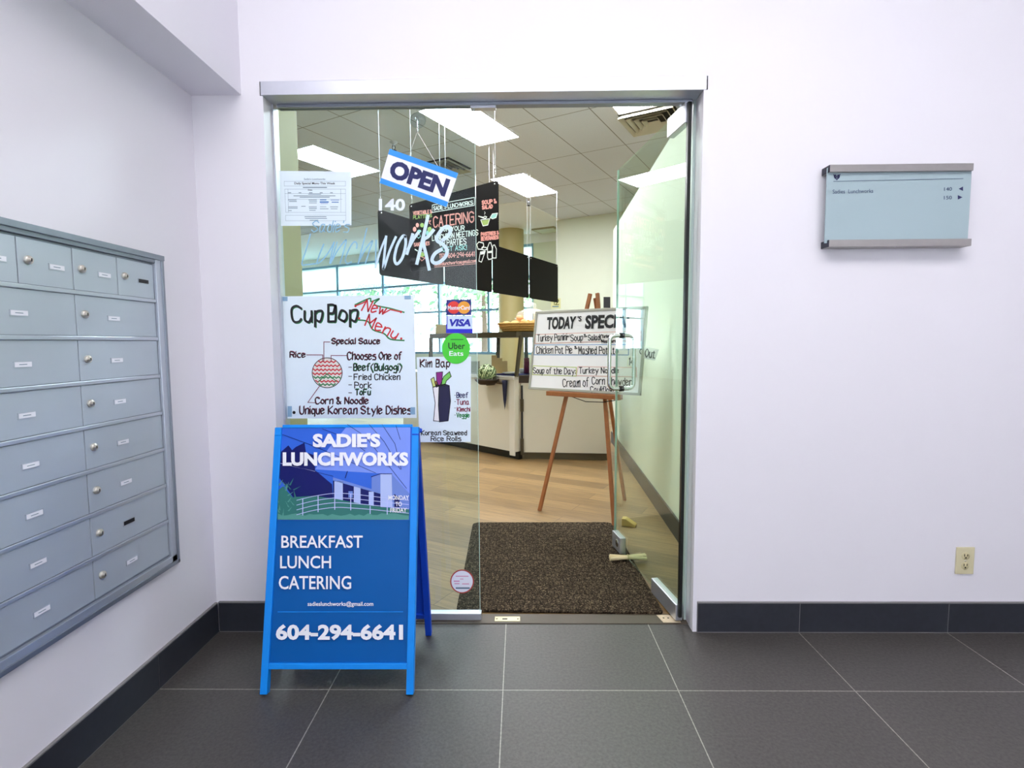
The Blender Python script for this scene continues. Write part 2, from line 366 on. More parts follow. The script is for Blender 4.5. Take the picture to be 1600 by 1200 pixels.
# entrance frame
b = MB(); b.box(-1.006, .729, -.006, .128, 2.180, 2.232, ALU); b.box(-1.012, .735, -.002, .128, 2.232, 2.239, TRIM_W)
b.box(-.98, .70, .075, .112, 2.168, 2.180, ALU_D)
struct(b.build('trim_2', bevel=.0015), 'brushed aluminium header across the top of the entrance')
b = MB(); b.box(-1.012, -1.0, .0, .128, 0, 2.18, TRIM_W); b.box(-1.0, -.992, .07, .115, 0, 2.18, ALU)
struct(b.build('trim_3'), 'white jamb on the left of the entrance')
b = MB(); b.box(.718, .735, -.004, .128, 0, 2.18, TRIM_W); b.box(.708, .718, .085, .128, 0, 2.18, mat('pale_green_jamb', rgb(196, 214, 208), .4))
struct(b.build('trim_4'), 'white jamb on the hinge side of the entrance')
struct(MB().box(OL, OR_, .055, .135, -.08, .004, mat('brown_threshold', rgb(72, 62, 48), .5, var=.1)).build('trim_5', bevel=.002), 'dark brown threshold strip under the door opening')
# fixed glass beside the door
YG = .09
b = MB(); b.box(-.998, -.178, YG, YG+.012, .032, 2.168, GL_FIX); b.box(-.1782, -.1765, YG, YG+.012, .032, 2.168, GL_EDGE)
root = MB().box(-.998, -.172, YG-.012, YG+.024, .004, .034, ALU).build('window_1', bevel=.0015); struct(root, 'fixed glass panel left of the open glass door')
b.build('glass_pane', root)
b = MB(); b.box(-.194, -.09, YG-.01, YG+.022, 2.158, 2.214, ALU)
for x in (-.165, -.118): b.lathe([(0, YG-.0105), (.004, YG-.0108), (.0045, YG-.0095)], BLACK, 10, (x, 0, 2.2), 'y')
b.build('clamp', root, bevel=.002)
# open glass door
HX, HY = .683, .066; DA = math.atan2(.128, .835); DW = .845
M = Matrix.Translation((HX, HY, 0)) @ Matrix.Rotation(math.pi/2+DA, 4, 'Z')   # local x runs along the door from hinge to free edge, local y points to the left (room) side
droot = MB().box(.004, DW-.002, -.006, .006, .032, 2.160, GL_DOOR).build('door_1', M=M); struct(droot, 'green tinted frameless glass door standing open into the shop')
MB().box(DW-.002, DW, -.006, .006, .032, 2.160, GL_EDGE).build('glass_edge', droot)
MB().box(-.012, .004, -.007, .007, .03, 2.162, GL_EDGE_D).build('door_seal', droot)
MB().box(.0, .27, -.016, .016, .010, .082, ALU).build('bottom_rail', droot, bevel=.003)
MB().box(.0, .17, -.016, .016, 2.085, 2.165, ALU).build('top_patch', droot, bevel=.003)
b = MB(); b.box(DW-.135, DW, -.017, .017, .022, .112, ALU)
b.lathe([(0, .0215), (.02, .021), (.023, .017)], STEEL, 20, (DW-.085, 0, .068), 'y'); b.lathe([(0, .023), (.006, .0225), (.008, .021)], BLACK, 12, (DW-.085, 0, .068), 'y')
b.build('lock_case', droot, bevel=.002)
hp = []
for s1, z1 in ((1, 1.245), (-1, 1.245), (-1, .950), (1, .950)):
    cx, cz = s1*.071, z1; r = .03; sz = -1 if z1 > 1.1 else 1
    ang0 = {(1, -1): (0, 90), (-1, -1): (90, 180), (-1, 1): (180, 270), (1, 1): (270, 360)}[(s1, sz)]
    for k in range(5):
        a = math.radians(ang0[0]+(ang0[1]-ang0[0])*k/4); hp.append((DW-.085, cx-s1*r+r*math.cos(a), cz+sz*r+r*math.sin(a)))
b = MB(); b.tube(hp, .011, STEEL, 12, True)
for z in (1.245, .950): b.lathe([(.016, -.012), (.016, .012)], BLACK, 14, (DW-.085, 0, z), 'y')
b.build('pull_handle', droot)
# ------------------------------------------------------------------ setting: shop
def gpoly(pts, z0, z1, m, name, label):
    return struct(MB().prism([(x, y, z0) for x, y in pts], (0, 0, z1-z0), m).build(name), label)
WA, FA = 9.2, 8.3
c1 = gp(WA, -14); c2 = gp(WA, -3.6); c3 = gp(FA, -3.6); c4 = gp(FA, .3)
outer = [(-9, .135), (4.1, .135), (c4.x, c4.y), (c3.x, c3.y), (c2.x, c2.y), (c1.x, c1.y)]
gpoly(outer, -.08, 0, WOOD_F, 'floor.001', 'wood plank floor of the shop')
gpoly([(-9, .135), (4.1, .135), (c4.x, c4.y), (c3.x, c3.y), (gp(6.6, -3.6).x, gp(6.6, -3.6).y), (gp(6.6, -13).x, gp(6.6, -13).y)], 3.7, 3.75, CEIL_T, 'ceiling.001', 'acoustic tile ceiling of the shop')
gpoly([(gp(6.6, -3.6).x, gp(6.6, -3.6).y), (c3.x, c3.y), (c2.x, c2.y), (c1.x, c1.y), (gp(6.6, -13.9).x, gp(6.6, -13.9).y)], 3.69, 3.75, GYP, 'ceiling.002', 'smooth white ceiling strip along the shop windows')
b = MB(); b.box(-9, LX-.1, 0, WT, 0, 3.75, SHOP_W); b.box(3.6, 4.1, 0, WT, 0, 3.75, SHOP_W); struct(b.build('wall_front'), 'pale wall on either side of the shop front')
def wall_seg(p, q, z0, z1, m, name, label, t=.12, flip=1):
    p, q = V(p), V(q); d = (q-p).normalized(); n = V((-d.y, d.x, 0))*t*flip
    return struct(MB().prism([(p.x, p.y, z0), (q.x, q.y, z0), (q.x+n.x, q.y+n.y, z0), (p.x+n.x, p.y+n.y, z0)], (0, 0, z1-z0), m).build(name), label)
wall_seg(c3, c4, 0, 3.75, SHOP_W, 'wall_far', 'pale green end wall behind the hanging boards')
wall_seg(c3, c2, 0, 3.75, SHOP_W, 'wall_return', 'short return wall beside the round column')
wall_seg(c4, (4.1, .135, 0), 0, 3.75, SHOP_W, 'wall_east', 'pale wall closing the shop on the right')
wall_seg((-9, .135, 0), c1, 0, 3.75, SHOP_W, 'wall_west', 'pale wall closing the shop on the left')
# partition on the right, about 2.5 m high
wall_seg((.925, WT, 0), (1.12, 4.3, 0), 0, 2.53, SHOP_W, 'wall_partition', 'pale green partition behind the open glass door', .11, -1)
wall_seg((.913, WT, 0), (1.108, 4.3, 0), 0, .125, DARKBASE, 'baseboard_partition', 'dark vinyl baseboard of the partition', .012, -1)
# wall end on the left, corner shade put into its olive colour
struct(MB().box(-1.36, -1.175, WT, .76, 0, 3.7, OLIVE_SHADE).build('wall_stub'), 'wall end just inside the shop front, corner shade painted olive')
struct(MB().box(-1.175, -1.15, .34, .40, 0, 1.66, BLACK).build('trim_6'), 'dark vertical edge strip on the olive-shaded wall end')
# round column
b = MB(); p = gp(8.62, -4.98); b.lathe([(.285, 0), (.285, 3.69)], COLM, 36, (p.x, p.y, 0)); b.lathe([(.30, 0), (.30, .12), (.285, .12)], DARKBASE, 36, (p.x, p.y, 0))
struct(b.build('column'), 'round ochre column in front of the shop windows')
# window wall
GM = Matrix(((GB.x, GA.x, 0, 0), (GB.y, GA.y, 0, 0), (0, 0, 1, 0), (0, 0, 0, 1)))       # local x along the window wall, local y outwards
WFR = mat('pale_blue_window_frame', rgb(120, 165, 196), .4, .2, var=.04)
def blind(name='cream_roller_blind', c=(.82, .90, .86, 1), k=.75):
    t = NT(name); out = t.t.nodes['Material Output']; t.b.inputs['Base Color'].default_value = (.74, .80, .74, 1); t.b.inputs['Roughness'].default_value = .9
    tl = t.n('ShaderNodeBsdfTranslucent'); tl.inputs[0].default_value = c; mx = t.n('ShaderNodeMixShader'); wv = t.n('ShaderNodeTexWave'); wv.inputs['Scale'].default_value = 300
    rm = t.n('ShaderNodeMapRange'); rm.inputs[3].default_value = k-.01; rm.inputs[4].default_value = k+.01; t.l(wv.outputs[1], rm.inputs[0]); t.l(rm.outputs[0], mx.inputs[0])
    t.l(t.b.outputs[0], mx.inputs[1]); t.l(tl.outputs[0], mx.inputs[2]); t.l(mx.outputs[0], out.inputs[0]); return t.m
BLIND = blind()
o = MB().box(-1.3, 3.1, -4.66, -4.65, .3, 2.6, blind('added_light_blind', (.88, .83, .85, 1), .5)).build('window_8'); struct(o, 'added unseen window behind the viewer, its sheer blind lighting the lobby')  # added window; its blind passes soft frontal light onto the lobby walls
b = MB(); b.box(-14, -3.6, WA, WA+.14, 0, .92, SHOP_W); b.box(-14, -3.6, WA, WA+.14, 3.47, 3.75, GYP); b.box(-4.72, -3.6, WA, WA+.14, .92, 3.47, SHOP_W)
struct(b.build('wall_window', M=GM), 'wall below and above the shop windows')
edges = [-14, -12.85, -11.1, -9.35, -7.45, -5.95, -4.72]
for i in range(6):
    x0, x1 = edges[i], edges[i+1]
    b = MB(); 
    for q in (x0, x1): b.box(q-.03 if q == x1 else q, q if q == x1 else q+.03, WA-.01, WA+.1, .92, 3.47, WFR)
    for z, h in ((.92, .06), (1.98, .05), (2.70, .05), (3.41, .06)): b.box(x0, x1, WA+.0, WA+.09, z, z+h, WFR)
    fr = b.build('window_%d' % (i+2), M=GM); struct(fr, 'tall shop window bay with pale blue frame and blind across its top')
    MB().box(x0+.03, x1-.03, WA+.045, WA+.053, .95, 3.44, GL_WIN).build('glass_pane', fr)
    MB().box(x0+.03, x1-.03, WA+.01, WA+.016, 2.74 if i > 1 else 2.3, 3.42, BLIND).build('roller_blind', fr)
# ------------------------------------------------------------------ outside
struct(MB().box(-40, 14, 7, 60, -.35, -.25, mat('pale_paving', rgb(150, 150, 148), .8), Matrix.Rotation(-TH, 4, 'Z')).build('ground'), 'pale paving outside the shop windows')
tag(MB().box(-14, -2, WA+3.0, WA+3.3, -.3, .80, mat('red_brick', rgb(132, 62, 56), .8, var=.2, scale=8), GM).build('low_wall'), 'low reddish wall outside the shop windows', 'wall')
def tree(x, y, h, r, label):
    t = thing('tree', label, 'tree', (x, y, -.25), 'trees outside the shop windows')
    MB().tube([(0, 0, 0), (.05, .02, h*.3), (0, .05, h*.6)], .16, BARK, 10, r2=.07).build('trunk', t)
    b = MB()
    for _ in range(900):
        a = random.uniform(0, 6.283); q = random.random()**.5*r; zz = h*.6+random.gauss(0, 1)*h*.18; s = random.uniform(.10, .22)
        c = V((q*math.cos(a), q*math.sin(a), zz)); n = V((random.gauss(0, 1), random.gauss(0, 1), random.gauss(0, 1))).normalized(); e = n.orthogonal().normalized(); g = n.cross(e)
        b.poly([c-e*s, c+g*s*.5, c+e*s, c-g*s*.5], LEAF)
    b.build('crown', t)
for (a, bb, h, r, lab) in ((14.2, -14.6, 6, 2.0, 'leafy tree seen through the window left of the taped menu poster top'), (16.8, -11.0, 6.5, 2.2, 'leafy tree seen through the window above the taped menu poster'),
                           (16.6, -6.3, 5.6, 1.9, 'leafy tree seen through the window behind the card payment stickers')):
    p = gp(a, bb); tree(p.x, p.y, h, r, lab)
# ------------------------------------------------------------------ shop ceiling fittings
def ceil_lamp(a, bb, label, first=[None]):
    p = gp(a, bb, 3.7)
    if first[0] is None:
        t = thing('ceiling_light', label, 'light', p, 'fluorescent ceiling lights of the shop', -TH)
        f = MB()
        for q in ((-.30, -.285, -.605, .605), (.285, .30, -.605, .605), (-.285, .285, -.605, -.59), (-.285, .285, .59, .605)): f.box(*q, -.012, -.001, TRIM_W)
        f.build('frame', t); MB().box(-.285, .285, -.59, .59, -.008, -.001, LAMP).build('diffuser', t); first[0] = t; return t
    t = copy_tree(first[0]); t.location = p; t['label'] = label; return t
ceil_lamp(3.38, -2.48, 'long fluorescent ceiling light nearest the entrance header')
ceil_lamp(3.48, -4.83, 'long fluorescent ceiling light above the weekly menu sheet')
ceil_lamp(5.82, -3.10, 'fluorescent ceiling light over the round column and hanging boards')
ceil_lamp(8.05, -5.0, 'farthest fluorescent ceiling light, just above the column')
ceil_lamp(3.37, -.645, 'fluorescent ceiling light partly hidden by the header beside the near vent')
ceil_lamp(.86, -2.48, 'added unseen ceiling light behind the entrance header, brightening the specials board')  # added lamp, never in view; brightens the easel board
def vent(a, bb, s, label):
    t = thing('ceiling_vent', label, 'vent', gp(a, bb, 3.698), 'square ceiling vents of the shop', -TH)
    f = MB(); VM = mat('vent_metal', rgb(205, 198, 176), .5, .1); VD = mat('vent_dark', rgb(40, 34, 22), .7)
    f.box(-s, s, -s, s, -.004, 0, VD); f.build('backing', t)
    for k in range(4):
        q = s*(1-.23*k); i = q-s*.11; z = -.03-.012*(3-k)*0
        f = MB()
        for (x0, y0), (x1, y1) in (((-1, -1), (1, -1)), ((1, -1), (1, 1)), ((1, 1), (-1, 1)), ((-1, 1), (-1, -1))):
            f.add([(x0*q, y0*q, -.05), (x1*q, y1*q, -.05), (x1*i, y1*i, -.012), (x0*i, y0*i, -.012), (x0*q, y0*q, -.045), (x1*q, y1*q, -.045), (x1*i, y1*i, -.007), (x0*i, y0*i, -.007)],
                  [(0, 1, 2, 3), (7, 6, 5, 4), (0, 4, 5, 1), (2, 6, 7, 3)], VM)
        f.build('louvre', t)
vent(4.28, -.66, .30, 'square louvred ceiling vent beside the top of the open door')
vent(4.4, -3.64, .28, 'square louvred ceiling vent behind the OPEN sign')
t = thing('ceiling_hatch', 'flat square framed ceiling plate beside the far lights', 'vent', gp(9.0, -4.25, 3.69), None, -TH)
f = MB(); f.box(-.27, .27, -.27, .27, -.03, 0, mat('beige_frame', rgb(178, 172, 140), .6)); f.build('frame', t); MB().box(-.23, .23, -.23, .23, -.034, -.028, SHOP_W).build('plate', t)
def sprinkler(px, py, label):
    p = onZ(px, py, 3.7)
    t = thing('sprinkler_head', label, 'sprinkler', p, 'sprinkler heads in the shop ceiling')
    MB().lathe([(.05, 0), (.045, -.01), (.02, -.02), (.02, -.045)], ALU, 14).build('escutcheon', t)
    b = MB(); b.tube([(.012, 0, -.04), (.02, 0, -.07), (.006, 0, -.1)], .005, BLACK, 6); b.tube([(-.012, 0, -.04), (-.02, 0, -.07), (-.006, 0, -.1)], .005, BLACK, 6); b.lathe([(0, -.1), (.035, -.1), (.035, -.105), (0, -.105)], BLACK, 12); b.build('deflector', t)
sprinkler(615, 222, 'small sprinkler head above the OPEN sign'); sprinkler(826, 312, 'small sprinkler head right under the middle ceiling light')
CABLE = mat('grey_cable', rgb(120, 118, 110), .7)
# ------------------------------------------------------------------ hanging boards
zb, zt = 1.86, 2.475
P0 = V((-1.33, 3.0, 0)); P1 = V((.635, 6.77, 0)); dB = (P1-P0).normalized(); LB = (P1-P0).length; bw = (LB-3*.035)/4
labs = ['blank black hanging board behind the catering board, nearest of the row', 'blank black hanging board second of the row, partly behind the catering board', 'blank black hanging board right of the catering board', 'blank black hanging board farthest right of the row']
def rounded(x0, x1, z0, z1, r, y):
    out = []
    for cx, cz, a0 in ((x1-r, z0+r, -90), (x1-r, z1-r, 0), (x0+r, z1-r, 90), (x0+r, z0+r, 180)):
        for k in range(5): a = math.radians(a0+k*22.5); out.append((cx+r*math.cos(a), y, cz+r*math.sin(a)))
    return out
hb = None
for i in range(4):
    p = P0+dB*(i*(bw+.035)); M = Matrix.Translation((p.x, p.y, 0)) @ Matrix.Rotation(math.atan2(dB.y, dB.x), 4, 'Z')
    if hb is None:
        hb = thing('menu_board', labs[0], 'board', (0, 0, 0), 'blank black boards hung over the counter')
        MB().prism(rounded(0, bw, zb, zt, .03, -.006), (0, .012, 0), BOARD_K).build('panel', hb)
        for x in (.035, bw-.035):
            MB().tube([(x, 0, zt-.03), (x, 0, 3.69)], .002, ALU, 6).build('cable', hb)
            MB().lathe([(0, -.009), (.007, -.009), (.007, .009), (0, .009)], STEEL, 10, (x, 0, zt-.03), 'y').build('bolt', hb)
        o = hb
    else: o = copy_tree(hb); o['label'] = labs[i]
    o.matrix_world = M
# catering board
A0 = V((-1.01, 2.88, 0)); A1 = V((-.165, 2.165, 0)); CW = (A1-A0).length
CB = Plane((A0.x, A0.y, 0), A1-A0, (0, 0, 1), .001)
t = CB.thing('catering_board', 'black hanging chalk style board lettered CATERING with food drawings', 'board')
MB().prism(rounded(0, CW, 1.875, 2.485, .02, 0), (0, .012, 0), BOARD_K).build('panel', t)
for x in (.03, CW-.03):
    MB().tube([(x, .006, 2.60), (x, .006, 3.69)], .002, ALU, 6).build('cable', t)
    b = MB()
    for k in range(2): b.tube([(x+(.007*math.cos(a) if k == 0 else 0), .006+(.007*math.cos(a) if k else 0), 2.50+.055*k+.03*math.sin(a)+.02) for a in [q*math.pi/4 for q in range(8)]], .002, STEEL, 6, True)
    b.build('chain_link', t)
    MB().lathe([(0, -.004), (.008, -.004), (.008, .014)], STEEL, 10, (x, 0, 2.462), 'y').build('bolt', t)
def cq(x, y): return (x/8.57+640, y/8.57+290)
def cr(*q): return tuple(cq(*p) for p in q)
b = MB()
CB.hand(b, "SADIE'S LUNCHWORKS", cr((322, 335), (852, 255), (848, 200), (322, 282)), .006, CHALK_W)
for q in (((305, 360), (870, 265)), ((305, 262), (870, 158)), ((305, 262), (305, 360)), ((870, 158), (870, 265))): CB.line(b, cr(*q), .005, CHALK_W)
CB.hand(b, 'CATERING', cr((322, 560), (862, 492), (862, 345), (322, 420)), .012, CHALK_P)
CB.hand(b, 'FOR YOUR', cr((410, 618), (735, 600), (735, 535), (410, 560)), .007, CHALK_W)
CB.hand(b, 'LUNCHEON MEETINGS', cr((305, 740), (920, 665), (920, 590), (305, 672)), .007, CHALK_W)
CB.hand(b, 'OR PARTIES', cr((400, 810), (760, 785), (760, 705), (400, 735)), .007, CHALK_W)
CB.hand(b, 'JUST ASK!', cr((400, 885), (765, 862), (765, 795), (400, 830)), .007, CHALK_T)
CB.hand(b, 'TEL. 604-294-6641', cr((400, 975), (870, 945), (870, 880), (400, 915)), .007, CHALK_P)
CB.hand(b, 'sadieslunchworks@gmail.com', cr((335, 1085), (890, 1040), (890, 985), (335, 1035)), .006, CHALK_P)
CB.line(b, cr((335, 1092), (890, 1046)), .004, CHALK_P)
CB.hand(b, 'VEGETABLE &', cr((52, 395), (300, 368), (298, 325), (52, 350)), .007, CHALK_P); CB.hand(b, 'PLATTERS', cr((52, 450), (300, 420), (298, 380), (52, 405)), .006, CHALK_G)
CB.hand(b, 'SANDWICHES', cr((62, 815), (268, 795), (268, 750), (62, 770)), .007, CHALK_P)
CB.hand(b, 'SOUP &', cr((972, 255), (1165, 232), (1160, 180), (972, 205)), .009, CHALK_P); CB.hand(b, 'SALAD', cr((975, 318), (1112, 300), (1112, 255), (975, 270)), .009, CHALK_P)
CB.hand(b, 'PASTRIES &', cr((960, 675), (1195, 650), (1195, 610), (960, 632)), .009, CHALK_P); CB.hand(b, 'BEVERAGES', cr((962, 738), (1190, 712), (1190, 668), (962, 690)), .009, CHALK_P)
b.build('lettering', t)
b = MB()
def cpoly(pts, m, w=.006, close=True, k=2): CB.line(b, cr(*(pts+[pts[0]] if close else pts)), w, m, k)
CB.fill(b, cr((955, 470), (1075, 455), (1045, 530), (985, 540)), CHALK_G, 1); cpoly([(955, 460), (1075, 445), (1050, 528), (985, 540)], CHALK_W)
cpoly([(925, 410), (990, 425), (1010, 410), (1035, 420), (1020, 440), (990, 435)], CHALK_W, .007); cpoly([(1005, 350), (1015, 365), (1005, 385)], CHALK_W, .004, False)
CB.fill(b, cr((1080, 430), (1110, 380), (1180, 370), (1160, 430), (1115, 445)), CHALK_T, 1); cpoly([(1080, 430), (1110, 380), (1180, 370), (1160, 430), (1115, 445)], CHALK_W)
b.build('soup_drawing', t); b = MB()
cpoly([(900, 790), (930, 755), (990, 770), (995, 810), (970, 830), (970, 855), (920, 850)], CHALK_W, .008)
cpoly([(965, 850), (990, 825), (1030, 830), (1040, 855), (1000, 865)], CHALK_W, .007)
cpoly([(950, 890), (1015, 880), (965, 1025), (930, 1010)], CHALK_W, .007); CB.fill(b, cr((955, 895), (1015, 885), (1008, 915), (950, 925)), CHALK_W, 1)
b.build('pastry_drawing', t); b = MB()
cpoly([(1070, 765), (1090, 765), (1108, 830), (1108, 980), (1060, 990), (1045, 960), (1045, 830)], CHALK_W, .008)
cpoly([(1120, 800), (1140, 795), (1165, 850), (1160, 970), (1115, 970), (1112, 850)], CHALK_W, .007); CB.fill(b, cr((1050, 880), (1105, 870), (1105, 900), (1050, 905)), CHALK_W, 1)
b.build('bottle_drawing', t); b = MB()
for (x, y, rx, ry, m) in ((68, 585, 24, 34, CHALK_P), (105, 530, 22, 30, CHALK_P), (168, 530, 26, 30, CHALK_G), (130, 610, 28, 20, CHALK_T), (270, 590, 30, 40, CHALK_G), (245, 640, 26, 40, CHALK_T), (165, 925, 40, 30, CHALK_G)):
    CB.fill(b, cr(*[(x+rx*math.cos(a*.628), y+ry*math.sin(a*.628)) for a in range(10)]), m, 1)
cpoly([(85, 660), (120, 705), (150, 680), (120, 620)], CHALK_T, .006); cpoly([(75, 855), (110, 875)], CHALK_W, .01, False)
cpoly([(105, 930), (165, 1010), (245, 940), (200, 970)], CHALK_P, .006); cpoly([(110, 900), (165, 885), (240, 905)], CHALK_W, .005, False)
cpoly([(250, 480), (285, 470), (265, 500), (285, 520)], CHALK_P, .007, False)
b.build('vegetable_drawing', t)
# ------------------------------------------------------------------ counter
CL = V((-1.5, 4.66, 0)); C0 = V((-.045, 3.27, 0)); R0 = V((.015, 3.315, 0)); R1 = V((1.04, 3.22, 0))
dl = (CL-C0).normalized(); nl = V((dl.y, -dl.x, 0)); nl = nl if nl.y > 0 else -nl
dr = (R1-R0).normalized(); nr = V((-dr.y, dr.x, 0))
def slab4(b, p, q, n, off0, off1, z0, z1, m):
    a, c, d, e = p+n*off0, q+n*off0, q+n*off1, p+n*off1
    return b.prism([(u.x, u.y, z0) for u in (a, c, d, e)], (0, 0, z1-z0), m)
t = thing('counter_cabinet', 'cream counter cabinet running back to the left behind the glass', 'counter')
slab4(MB(), CL, C0, nl, 0, .55, .085, .83, COUNTER).build('body', t); slab4(MB(), CL, C0, nl, .05, .55, 0, .085, DARKBASE).build('toe_kick', t)
slab4(MB(), C0-dl*.0, C0+dl*.075, nl, -.012, 0, .045, .83, mat('white_corner_post', (.78, .75, .68, 1), .4)).build('corner_post', t, bevel=.002)
slab4(MB(), CL, C0, nl, -.03, .56, .83, .862, mat('grey_worktop', (.62, .60, .55, 1), .3, var=.05)).build('worktop', t, bevel=.003)
t = thing('counter_cabinet', 'cream counter cabinet with scuffed panel behind the easel', 'counter')
slab4(MB(), R0, R1-dr*.145, nr, 0, .5, .075, .795, COUNTER).build('body', t); slab4(MB(), R0, R1-dr*.145, nr, .03, .5, 0, .075, mat('bronze_toe_kick', rgb(92, 82, 58), .5)).build('toe_kick', t)
b = MB(); slab4(b, R0-dr*.0, R0+dr*.02, nr, -.012, 0, .05, .77, BLACK); b.build('hinge_gap', t)
for z0, z1 in ((.50, .63), (.05, .22)): slab4(MB(), R0-dr*.006, R0+dr*.028, nr, -.018, -.012, z0, z1, BRONZE).build('hinge', t)
slab4(MB(), R0-dr*.02, R1-dr*.145, nr, -.012, .51, .795, .87, mat('dark_brown_case_base', rgb(58, 44, 30), .5, var=.1)).build('worktop', t)
# display case on the counter
t = thing('display_case', 'bronze framed glass display case standing on the counter', 'display case')
TL_ = CL*.72+C0*.28; zt0, zt1 = 1.262, 1.318
b = MB(); slab4(b, TL_, C0, nl, .02, .50, zt0, zt1, BRONZE); slab4(b, R0-dr*.06, R1-dr*.145, nr, .03, .50, zt0, zt1, BRONZE); b.build('top_shelf', t)
def post(p, q, r=.03, m=BRONZE): return MB().tube([p, q], r, m, 4)
for (p, q) in ((TL_+nl*.03, TL_+nl*.04), (TL_*.45+C0*.55+nl*.38, TL_*.45+C0*.55+nl*.40), (C0+nl*.02, C0+nl*.09), (TL_*.2+C0*.8+nl*.48, TL_*.2+C0*.8+nl*.48), (TL_+nl*.45, TL_+nl*.45)):
    post(V((p.x, p.y, .862)), V((q.x, q.y, zt0+.01))).build('post', t)
for u in (.02, .6): 
    p = R0+(R1-R0)*u+nr*.46; post(V((p.x, p.y, .865)), V((p.x, p.y, zt0+.01)), .024).build('post', t)
b = MB(); slab4(b, TL_*.97+C0*.03, C0*.97+TL_*.03, nl, .035, .041, .868, zt0, GL_WIN); b.build('glass_pane', t)
b = MB(); slab4(b, R0+dr*.0, R1-dr*.16, nr, .035, .041, .876, zt0, GL_WIN); b.build('glass_pane', t)
NAVYC = mat('navy_cloth', rgb(20, 30, 120), .7, var=.1)
tag(slab4(MB(), C0+dl*.06, C0+dl*.42, nl, .10, .34, .863, .872, NAVYC).build('serving_cloth'), 'navy blue cloth spread inside the display case left of its corner post', 'cloth')
tag(slab4(MB(), R0+dr*.08, R0+dr*.52, nr, .08, .42, .8705, .885, NAVYC).build('serving_tray'), 'navy blue tray inside the display case behind the easel board', 'tray')
# small wares inside the case
def ware(name, label, cat, at, shape, m, grp=None):
    b = MB(); shape(b, m); o = b.build(name); o.location = at; tag(o, label, cat, grp); return o
def cyl(r, h, r2=None): return lambda b, m: b.lathe([(0, 0), (r, 0), (r2 or r, h), ((r2 or r)*.9, h), (0, h*.85)], m, 16)
def bx(x, y, z): return lambda b, m: b.box(-x, x, -y, y, 0, z, m)
WOODBOX = mat('pale_wood', rgb(214, 180, 120), .6, var=.1); REDC = mat('dark_red_plastic', rgb(110, 30, 40), .4); PLATE = mat('white_ceramic', rgb(225, 225, 222), .3)
def inl(u, o, z): p = C0+dl*u+nl*o; return (p.x, p.y, z)
def inr(u, o, z): p = R0+dr*u+nr*o; return (p.x, p.y, z)
for k in range(3): ware('snack_box', ['pale wooden snack box left of the case post, nearest the glass edge', 'pale wooden snack box in the middle of three inside the case', 'pale wooden snack box nearest the corner post inside the case'][k], 'box', inl(.66-.085*k, .34, .863), bx(.03, .03, .20-.03*k), WOODBOX, 'snack boxes in the display case')
ware('plate', 'white oval plate on the left counter inside the case', 'plate', inl(.22, .17, .873), lambda b, m: b.lathe([(0, 0), (.05, 0), (.10, .018), (.095, .02), (0, .006)], m, 24), PLATE)
ware('plate', 'white plate behind the easel board on the navy tray', 'plate', inr(.16, .2, .886), lambda b, m: b.lathe([(0, 0), (.05, 0), (.09, .015), (.085, .017), (0, .006)], m, 24), PLATE)
ware('food_tub', 'white lidded food tub behind the case corner', 'tub', inr(.0, .42, .871), cyl(.055, .05, .06), PLATE)
ware('jar', 'dark red jar inside the display case left of the easel board', 'jar', inr(.03, .36, .871), cyl(.03, .17), REDC, 'dark red jars in the case')
ware('jar', 'dark red jar half hidden by the edge of the easel board', 'jar', inr(.11, .40, .886), cyl(.032, .19), REDC, 'dark red jars in the case')
ware('food_container', 'clear grey food container at the left end of the display case', 'container', inl(.95, .28, .863), bx(.07, .05, .13), mat('grey_container', rgb(150, 150, 130), .4))
ware('food_container', 'olive food container beside the left post of the display case', 'container', inl(1.0, .18, .863), bx(.05, .05, .12), mat('olive_container', rgb(120, 116, 84), .5))
# planter on the counter front
pc = C0+dl*.30-nl*.11
t = thing('planter', 'dark brown planter with a ball of striped leaves on the counter front', 'plant', (pc.x, pc.y, 0))
b = MB(); b.lathe([(0, .775), (.08, .775), (.125, .815), (.13, .835), (.115, .835), (.09, .81), (0, .81)], mat('dark_brown_pot', rgb(46, 34, 24), .7, var=.3, scale=30), 20)
b.tube([(.10, -.02, .80), (.17, -.03, .79), (.20, -.03, .76), (.20, -.03, .70)], .016, BARK, 8); b.tube([(.0, .0, .79), (-nl.x*-.0, 0, .78), (nl.x*.1, nl.y*.1, .78)], .02, BARK, 8); b.build('bowl', t)
LV = [mat('striped_leaf_green', rgb(60, 92, 44), .5), mat('striped_leaf_cream', rgb(206, 220, 168), .5)]
b = MB()
for i in range(150):
    a = random.uniform(0, 6.28); el = math.asin(random.uniform(-.25, 1)); R_ = random.uniform(.075, .105); hd = random.uniform(0, 6.28); pts = []
    n0 = V((math.cos(a)*math.cos(el), math.sin(a)*math.cos(el), math.sin(el))); e1 = n0.orthogonal().normalized(); e2 = n0.cross(e1); d0 = e1*math.cos(hd)+e2*math.sin(hd)
    for k in range(6):
        q = (k-2.5)*.32; pts.append(V((0, 0, .885))+(n0*math.cos(q)+d0*math.sin(q))*R_)
    for k in range(5):
        d = pts[k+1]-pts[k]; sd = d.cross(pts[k]-V((0, 0, .885))).normalized()*(.0075 if k < 4 else .003); sa = sd if k < 4 else sd
        b.add([pts[k]-sd, pts[k+1]-sa, pts[k+1], pts[k]], [(0, 1, 2, 3)], LV[0]); b.add([pts[k], pts[k+1], pts[k+1]+sa, pts[k]+sd], [(0, 1, 2, 3)], LV[1])
b.build('foliage', t)
p = C0+dl*.115-nl*.035
b = MB(); b.lathe([(.0, .825), (.028, .82), (.026, .78), (.016, .62), (.0, .51)], mat('dark_navy_cloth', rgb(24, 26, 62), .6), 12, (p.x, p.y, 0))
